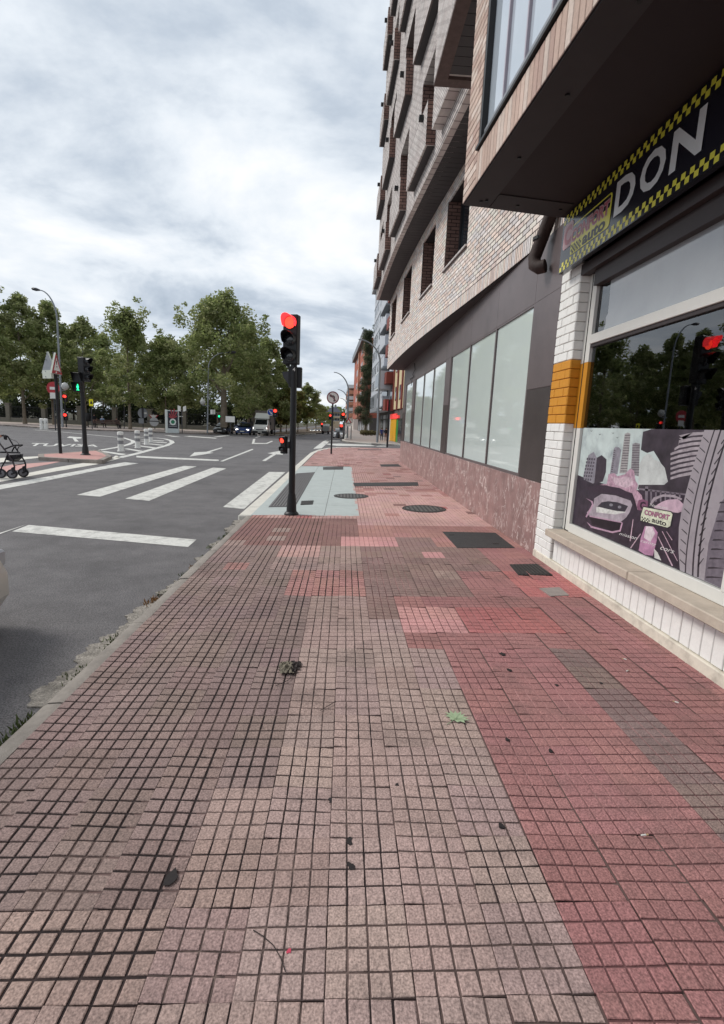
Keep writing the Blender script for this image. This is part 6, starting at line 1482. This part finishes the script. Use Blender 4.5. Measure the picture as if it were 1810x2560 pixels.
pp_ = ay(*R3(1170,1290), 92); T('tall dark poplar standing between the grey and red buildings', 914, 92, 832, 24, POPL, seed=60, n=18000, cb=.10, size=.15, shape='poplar', name='poplar_tree', spires=((-1.0,18.6,.5),(.9,19.0,.5)), nclump=170)
pq = gz(*R4(1080,985), ZP); q = crown_mesh('plant', [(dx_, 0, .5) for dx_ in (-1.2,-.5,.2,.9)], [.55,.6,.6,.5], 900, .14, [(.20,.18,.08),(.16,.15,.07),(.24,.21,.11)], 5)
o = link('ornamental_grass', q); o.location = pq; tag(o, 'clump of dry ornamental grass at the foot of the poplar', 'plant')
# park railings with stone pillars and a dark hedge behind
fn = thing('park_fence', 'iron park railings with stone pillars behind the plane trees', 'fence', (-40,76,ZP))
M_stone = mat('pillar_stone', C(150,142,130,.75), .85, .15, 3)
part('base_wall', MB().box(-80,-13.5,75.8,76.2,ZP,ZP+.55), M_stone, fn); part('rail', MB().box(-80,-13.5,75.95,76.05,ZP+.7,ZP+.76), M_black, fn); part('rail', MB().box(-80,-13.5,75.95,76.05,ZP+2.1,ZP+2.16), M_black, fn)
x = -80
while x < -13.5: part('pillar', MB().box(x-.28,x+.28,75.7,76.3,ZP,ZP+2.5).box(x-.36,x+.36,75.62,76.38,ZP+2.5,ZP+2.65), M_stone, fn); x += 5.1
q = MB(); x = -80
while x < -13.5: q.box(x-.018,x+.018,75.98,76.02,ZP+.5,ZP+2.3); x += .2
part('bars', q, M_black, fn, kind='stuff', fixn=False)
cs = [(-85+i*1.6+random.uniform(-.5,.5), 80+random.uniform(-.8,.8), 1.2+random.uniform(-.5,1.9)) for i in range(48)]
o = link('park_hedge', crown_mesh('park_hedge', cs, [1.9]*len(cs), 20000, .26, [(.035,.045,.02),(.05,.06,.025),(.028,.036,.016)], 77)); tag(o, 'dark hedge running behind the park railings', 'hedge')
# ------------------------------------------------------------------ far buildings on the right
def facade(name, label, A, B, z0, z1, wall, depth=14.0):
    """block whose street front runs from plan point A (near) to B (far)"""
    A = Vector((A[0], A[1], 0)); B = Vector((B[0], B[1], 0)); u = (B-A).normalized(); n = Vector((-u.y, u.x, 0)); n = n if n.x < 0 else -n
    t = thing(name, label, 'building', (A.x, A.y, ZP))
    q = MB(); q.prism([A-n*0+Vector((0,0,z0)), B+Vector((0,0,z0)), B-n*depth+Vector((0,0,z0)), A-n*depth+Vector((0,0,z0))], (0,0,z1-z0)); part('wall', q, wall, t)
    return t, A, B, u, n
def fbox(t, A, u, n, s0, s1, z0, z1, out, m, nm, back=.05, par=None):
    c = A+u*(s0+s1)/2+n*(out-back)/2+Vector((0,0,(z0+z1)/2)); q = MB(); q.obox(c, u*(s1-s0)/2, n*(out+back)/2, Vector((0,0,(z1-z0)/2)))
    return part(nm, q, m, par or t, local=par is not None)
def fwin(t, A, u, n, s, z, w, h, frame, pane, out=.03):
    o = fbox(t, A, u, n, s-w/2, s+w/2, z, z+h, out, frame, 'window'); fbox(t, A, u, n, s-w/2+.08, s+w/2-.08, z+.08, z+h-.08, out+.02, pane, 'pane', par=o)
    return o
def pln(x, y, Y): v = ay(x, y, Y); return (v.x, v.y)
M_pane = mat('far_pane', C(54,60,70,.85), .15, .1, .3, spec=.6)
# grey apartment block
M_gw = mat('grey_white_render', C(196,200,208,.9), .8, .06, .6); M_gg = mat('grey_cladding', C(140,144,150,.85), .7, .08, 1); M_gp = mat('pale_frame', C(206,210,214,.9), .6, .05)
Yn, Yf = 60.0, 88.0
A_ = pln(973, 1040, Yn); B_ = pln(925.5, 1036, Yf); ztop_ = ay(934, 727, Yf).z; zb0 = ay(925, 1032, Yf).z
t, A, B, u, n = facade('grey_apartment_block', 'tall grey and white apartment block with small windows past the side street', A_, B_, zb0, ztop_, M_gw)
Ln = (B-A).length; fl = (ztop_-zb0-.8)/8
for k in range(8):
    z = zb0+k*fl
    for j, s in enumerate((Ln*.93, Ln*.84, Ln*.75, Ln*.62, Ln*.5)): fwin(t, A, u, n, s, z+.9, 1.1, 1.35, M_gp, M_pane)
    s0 = Ln*.08; o = fbox(t, A, u, n, s0, s0+Ln*.24, z+.25, z+fl*.62, .7, M_gw, 'balcony')
    fbox(t, A, u, n, s0-.1, s0+Ln*.24+.1, z+.1, z+.24, .8, M_gg, 'slab', par=o); fbox(t, A, u, n, s0+.2, s0+Ln*.24-.2, z+fl*.64, z+fl*.98, .12, M_pane, 'recess', par=o)
    fbox(t, A, u, n, 0, Ln, z-.06, z+.06, .05, M_gg, 'floor_band')
fbox(t, A, u, n, Ln*.55, Ln, zb0, zb0+fl*1.1, .08, M_gg, 'grey_band'); fbox(t, A, u, n, -.3, Ln+.4, ztop_-.5, ztop_+.3, .6, M_gp, 'cornice')
for s in (Ln*.93, Ln*.84, Ln*.75): fwin(t, A, u, n, s, zb0+.5, 1.3, 2.0, M_gp, M_pane, .12)
bxw = fbox(t, A, u, n, -.5, 4.5, zb0+fl*.9, zb0+fl*1.75, 1.5, M_gp, 'glazed_bay')
for k in range(3): fbox(t, A, u, n, -.2+k*1.5, 1.0+k*1.5, zb0+fl*1.0, zb0+fl*1.65, 1.53, M_pane, 'pane', par=bxw)
# ground floor set back: shop fronts
q = MB(); Ai = A-n*1.6; Bi = B-n*1.6; q.prism([Ai+Vector((0,0,ZP)), Bi+Vector((0,0,ZP)), Bi-n*10+Vector((0,0,ZP)), Ai-n*10+Vector((0,0,ZP))], (0,0,zb0-ZP)); part('shop_floor', q, mat('shopfront_dark', C(96,92,90,.8), .7, .15, .6), t)
for i, (s, w, m) in enumerate(((3,2.4,mat('shop_blue', C(44,74,140,.85), .5, .1)),(7,2.6,M_pane),(11,2.4,M_gp),(15,2.6,M_pane),(19,2.4,M_gg),(23,2.6,M_pane))):
    fbox(t, Ai, u, n, s-w/2, s+w/2, ZP+.1, ZP+2.6, .05, m, 'shop_window'); fbox(t, Ai, u, n, s-w/2, s+w/2, ZP+2.75, ZP+3.3, .12, M_gp if i % 2 == 0 else M_gg, 'shop_fascia')
# cream and brown block at the corner
M_cr = mat('cream_render', C(214,198,160,.88), .8, .06, .8); M_br = mat('brown_cladding', C(134,66,56,.85), .7, .1, 1.5)
A_ = pln(1016, 1040, 47.5); B_ = pln(974.5, 1040, 59.8); zc0 = ay(990, 1022, 54).z; 
t, A, B, u, n = facade('corner_block', 'cream and brown corner block with yellow shop front across the side street', A_, B_, zc0, zc0+19, M_cr)
Ln = (B-A).length
for k in range(6):
    z = zc0+k*3.0
    for s in (1.6, 4.8, 8.0): fwin(t, A, u, n, s, z+.9, 1.0, 1.5, M_br, M_pane)
for s0, s1 in ((.2,.8),(3.0,3.6),(6.2,6.8),(9.4,10.2)): fbox(t, A, u, n, s0, s1, zc0-.1, zc0+19, .12, M_br, 'brown_strip')
for k in range(5):
    o = fbox(t, A, u, n, Ln-2.3, Ln-.1, zc0+k*3.0-.1, zc0+k*3.0+1.15, .9, M_br, 'balcony'); fbox(t, A, u, n, Ln-2.2, Ln-.2, zc0+k*3+1.2, zc0+k*3+2.8, .1, M_pane, 'recess', par=o)
Ai = A-n*.15; Bi = B-n*.15
q = MB(); q.prism([Ai+Vector((0,0,ZP)), Bi+Vector((0,0,ZP)), Bi-n*10+Vector((0,0,ZP)), Ai-n*10+Vector((0,0,ZP))], (0,0,zc0-ZP)); part('shop_floor', q, mat('shopfront_dark', C(96,92,90,.8)), t)
M_yd = mat('shop_yellow', C(230,170,30,.9), .5, .05); M_gn = mat('shop_green', C(60,150,70,.9), .4, .2, 2)
def s_at(px): # distance along the recessed front at a given photo column
    lo, hi = -2.0, Ln+2
    for _ in range(40):
        m_ = (lo+hi)/2; v = Ai+u*m_; c = CM @ np.array([v.x, v.y, 1.0-EYE]); xx = 905+FPX*c[0]/c[2]
        if xx > px: lo = m_
        else: hi = m_
    return lo
sa, sb_ = s_at(R4(1455,0)[0]), min(Ln-.1, s_at(R4(1372,0)[0]))
fbox(t, Ai, u, n, sa, sb_, ZP+.02, ZP+2.45, .1, M_yd, 'yellow_panel')
M_rs = mat('lit_red_sign', (.8,.05,.05,1), .5, 0, emit=(1,.08,.06,1), estr=.3)
fbox(t, Ai, u, n, sa-.0, sb_, ZP+2.5, ZP+3.05, .16, M_rs, 'shop_fascia'); fbox(t, Ai, u, n, sa-1.8, sa-.1, ZP+2.55, ZP+2.85, .16, M_rs, 'shop_fascia')
fbox(t, Ai, u, n, sa-1.2, sa-.05, ZP+.02, ZP+2.4, .06, M_gn, 'shop_window'); fbox(t, Ai, u, n, sb_+.1, sb_+.7, ZP+.02, ZP+3.0, .08, M_gp, 'door_post'); fbox(t, Ai, u, n, sb_+.8, sb_+1.8, ZP+.05, ZP+2.5, .04, M_pane, 'shop_window')
fbox(t, Ai, u, n, sa-3.6, sa-1.3, ZP+.05, ZP+2.5, .05, M_pane, 'shop_window')
# red brick block past the poplar
M_rbk = mat('red_brick_far', C(178,104,86,.85), .85, .1, .8); M_rb2 = mat('red_brick_pale', C(206,150,126,.85), .85, .08, 1)
Yn, Yf = 100, 140; A_ = pln(907, 1048, Yn); B_ = pln(881.5, 1048, Yf); zt_ = ay(882.5, 905, Yf).z; zb0 = ay(895, 1046, 118).z
t, A, B, u, n = facade('red_brick_block', 'red brick apartment block beyond the poplar tree', A_, B_, zb0, zt_, M_rbk)
Ln = (B-A).length; fl = (zt_-zb0)/5
for k in range(5):
    for s in (Ln*.2, Ln*.27, Ln*.6, Ln*.67): fwin(t, A, u, n, s, zb0+k*fl+.9, 1.9, 1.6, M_rb2, M_pane)
for s in (0.0, Ln*.42, Ln*.45): fbox(t, A, u, n, s, s+1.4, zb0, zt_, .25, M_rb2, 'pale_pier')
fbox(t, A, u, n, -1, Ln+.3, zt_-.2, zt_+1.2, .7, M_gg, 'eaves')
q = MB(); Ai = A-n*1.5; Bi = B-n*1.5; q.prism([Ai+Vector((0,0,ZP)), Bi+Vector((0,0,ZP)), Bi-n*9+Vector((0,0,ZP)), Ai-n*9+Vector((0,0,ZP))], (0,0,zb0-ZP)); part('ground_floor', q, mat('shopfront_dark', C(96,92,90,.8)), t)
for k in range(6): fbox(t, Ai, u, n, 2+k*6, 4+k*6, ZP+.1, zb0-.6, .1, M_gp, 'shop_window')
# white balconied block farther on
Yn, Yf = 160, 215; A_ = pln(884, 1046, Yn); B_ = pln(873.5, 1046, Yf); zt_ = ay(881, 981, Yf).z
t, A, B, u, n = facade('balcony_block', 'pale balconied apartment block far down the avenue', A_, B_, ZP, zt_, mat('pale_render_far', C(206,196,188,.88), .8, .05))
Ln = (B-A).length; fl = (zt_-4)/6
for k in range(6):
    z = 4+k*fl
    for s in (4, 20, 36): 
        o = fbox(t, A, u, n, s, s+11, z, z+1.1, 2.0, M_gp if k % 2 else M_rb2, 'balcony'); fbox(t, A, u, n, s+.5, s+10.5, z+1.2, z+fl-.2, .1, M_pane, 'recess', par=o)
# hip-roofed building closing the avenue
Y = 250; L0 = ay(*R3(722,1092), Y); L1 = ay(*R3(852,1092), Y); ap = ay(*R3(790,1042), Y)
t = thing('hip_roof_building', 'cream building with dark hipped roof closing the avenue', 'building', (ap.x, Y, ZP))
part('wall', MB().box(L0.x, L1.x, Y, Y+10, ZP, L0.z), mat('cream_far', C(190,172,146,.85), .8, .05), t)
e_ = .8; q = MB(); q.add([(L0.x-e_,Y-e_,L0.z),(L1.x+e_,Y-e_,L0.z),(L1.x+e_,Y+10+e_,L0.z),(L0.x-e_,Y+10+e_,L0.z),(ap.x-1,Y+5,ap.z),(ap.x+1,Y+5,ap.z)], [(0,1,5,4),(1,2,5),(2,3,4,5),(3,0,4),(0,3,2,1)]); rf = part('roof', q, mat('slate_far', C(72,74,88,.8), .7, .1), t)
part('chimney', MB().box(ap.x+.4, ap.x+1.3, Y+4, Y+5, ap.z-1, ap.z+.8), M_gg, rf, local=True)
for k in range(2):
    for i in range(5):
        x = L0.x+(L1.x-L0.x)*(i+.5)/5; z = L0.z-1.9-k*2.3
        o = part('window', MB().box(x-.55, x+.55, Y-.06, Y+.1, z, z+1.3), M_pane, t); part('sill', MB().box(x-.65, x+.65, Y-.12, Y+.05, z-.15, z), M_gp, o, local=True)
for i, (Y, x0, x1, zt, lb) in enumerate(((190,826,846,1046,'low dark treetop mass'),)):
    pass

# ------------------------------------------------------------------ small things on the pavement
def leaf_outline():
    tips = [(0,1.0),(.34,.62),(.92,.62),(.62,.22),(1.0,-.12),(.5,-.22),(.22,-.62)]
    P = []
    pts = [(0,1.0),(.16,.58),(.40,.78),(.36,.44),(.78,.60),(.60,.28),(1.0,.18),(.62,.02),(.82,-.28),(.42,-.22),(.30,-.50),(.06,-.36)]
    return pts+[(-a, b) for a, b in reversed(pts[1:])]
def flat_leaf(name, label, c, size, rz, m, stem=True, curl=.02, tail=1.0):
    c = Vector(c); t = thing(name, label, 'leaf', c); rr = random.Random(int(size*1e4))
    O = [(a*size, b*size) for a, b in leaf_outline()]; cr, sr = math.cos(rz), math.sin(rz); q = MB()
    def w(a, b, h): x, y = a*cr-b*sr, a*sr+b*cr; return (c.x+x, c.y+y, c.z+KP*x+h)
    vs = [w(0,0,.004)]+[w(a, b, .005+curl*((a*a+b*b)/size**2)*rr.uniform(.3,1)) for a, b in O]
    q.add(vs, [(0, i+1, (i+1) % len(O)+1) for i in range(len(O))]); part('blade', q, m, t, fixn=False, smooth=True)
    if stem: part('stem', MB().tube([w(0,0,.006), w(-.1*size,-.6*size,.006), w(-.25*size,-1.15*size*tail,.004)], .002, 5), m, t)
    vn = MB()
    for a, b in ((0,.9),(.7,.52),(.88,.15),(-.7,.52),(-.88,.15)): vn.tube([w(0,-.2*size,.007), w(a*size*.9, b*size*.9, .008+curl*.4)], [.0012,.0006], 4)
    part('veins', vn, m, t)
    return t
M_lg = mat('leaf_fresh', C(168,186,150,.85), .6, .12, 60)
lc = gp(1140,1797); flat_leaf('fallen_leaf', 'pale green lobed leaf lying flat on the light tan paving', lc, .078, R(-35), M_lg, curl=.008)
# dead crumpled leaf clump
dc = gp(722,1672); M_dl = mat('leaf_dead', C(128,120,104,.8), .8, .45, 60, bump=.6, bscale=120); M_dl2 = mat('leaf_dead_dark', C(62,54,52,.8), .8, .4, 60)
t = thing('dead_leaf_clump', 'crumpled grey brown dead leaf clump on the dark paving', 'leaf', dc); rr = random.Random(4)
for j, (m_, ox, oy, s, hh) in enumerate(((M_dl,-.01,-.015,.07,.05),(M_dl2,.035,.03,.055,.035),(M_dl,-.03,.02,.05,.045),(M_dl2,.02,-.03,.05,.03))):
    n_ = 9; q = MB(); grid = []
    for a in range(n_):
        for b_ in range(n_):
            x, y = (a/(n_-1)-.5)*2, (b_/(n_-1)-.5)*2; r_ = max(abs(x), abs(y)); k = 1 if r_ < .6 else rr.uniform(.7,1.15)
            grid.append((dc.x+ox+x*s*k*.8, dc.y+oy+y*s*k, dc.z+.003+max(0, hh*(1-r_*.8)*rr.uniform(.3,1.1)+rr.uniform(0,.012))))
    q.add(grid, [(a*n_+b_, (a+1)*n_+b_, (a+1)*n_+b_+1, a*n_+b_+1) for a in range(n_-1) for b_ in range(n_-1)]); part('crumple', q, m_, t, fixn=False)
st = [gp(*crop(660,1600,11.593)(x, y)) for x, y in ((720,930),(780,1010),(780,1100),(700,1190),(520,1270),(340,1350))]
part('stem', MB().tube([p_+Vector((0,0,.006)) for p_ in st], .0022, 5), M_dl2, t)
# dark spots of gum, dead scraps, cigarette ends
M_gum = mat('gum_dark', C(44,38,38,.8), .8, .2, 60); rr = random.Random(15)
C8 = crop(500,1500,1.803); C9 = crop(1000,1500,2.0037)
def spot(px, fn, r, label, group=None, m=M_gum, name='dried_scrap', cat='litter', h=.004):
    c = gp(*fn(*px)); n_ = 9; q = MB(); P = []
    for k in range(n_): a = 2*math.pi*k/n_; d = r*rr.uniform(.5,1.2); x, y = math.cos(a)*d, math.sin(a)*d*1.3; P.append((c.x+x, c.y+y, c.z+KP*x+.0008))
    q.prism(P, (0,0,h)); o = part(name, q, m); tag(o, label, cat, group)
for px, r in (((512,272),.022),((545,352),.018),((537,702),.014),((755,758),.012),((510,1133),.014),((1010,418),.012),((785,428),.012)):
    spot(px, C9, r, 'dark dried scrap lying on the red paving', 'dark scraps on the red paving')
for px, r in (((672,1087),.016),((680,1200),.016),((890,838),.014),((630,920),.008),((590,905),.014),((1360,1020),.014)): spot(px, C8, r, 'dark flattened gum spot on the tan paving', 'gum spots on the tan paving', h=.0015)
spot((400,1583), C8, .008, 'small pink petal on the tan paving', None, mat('petal_pink', C(206,70,96,.9), .6, .1), 'petal', 'petal', .002)
spot((765,885), crop(0,1700,1.793), .03, 'dark oval stain-like scrap on left paving near a tan patch', None, M_gum, h=.0015)
def butt(px, fn, a, label):
    c = gp(*fn(*px)); d = Vector((math.cos(a), math.sin(a), KP*math.cos(a)))*.016; c = c+Vector((0,0,.005)); t = thing('cigarette_end', label, 'cigarette end', c, group='cigarette ends on the red paving')
    part('paper', MB().tube([c-d, c+d*.3], .0038, 7), M_white, t); part('filter', MB().tube([c+d*.3, c+d], .0039, 7), mat('filter_tan', C(200,170,130,.85), .8, .1), t)
for px, a in (((1123,298),2.4),((1140,357),.5),((1380,514),2.5),((1225,1182),.1)): butt(px, C9, a, 'white cigarette end lying on the red paving')
tw = [gp(*C8(x, y))+Vector((0,0,.004)) for x, y in ((240,1492),(285,1520),(330,1560),(365,1620),(385,1680))]
o = part('twig', MB().tube(tw, .0016, 5), M_dl2); tag(o, 'thin dry twig bent across the tan paving', 'twig')
tw = [gp(*C8(x, y))+Vector((0,0,.004)) for x, y in ((542,500),(580,478),(612,458))]
o = part('twig', MB().tube(tw, .0022, 5), M_dl2); tag(o, 'short straight dark twig on the tan paving', 'twig')
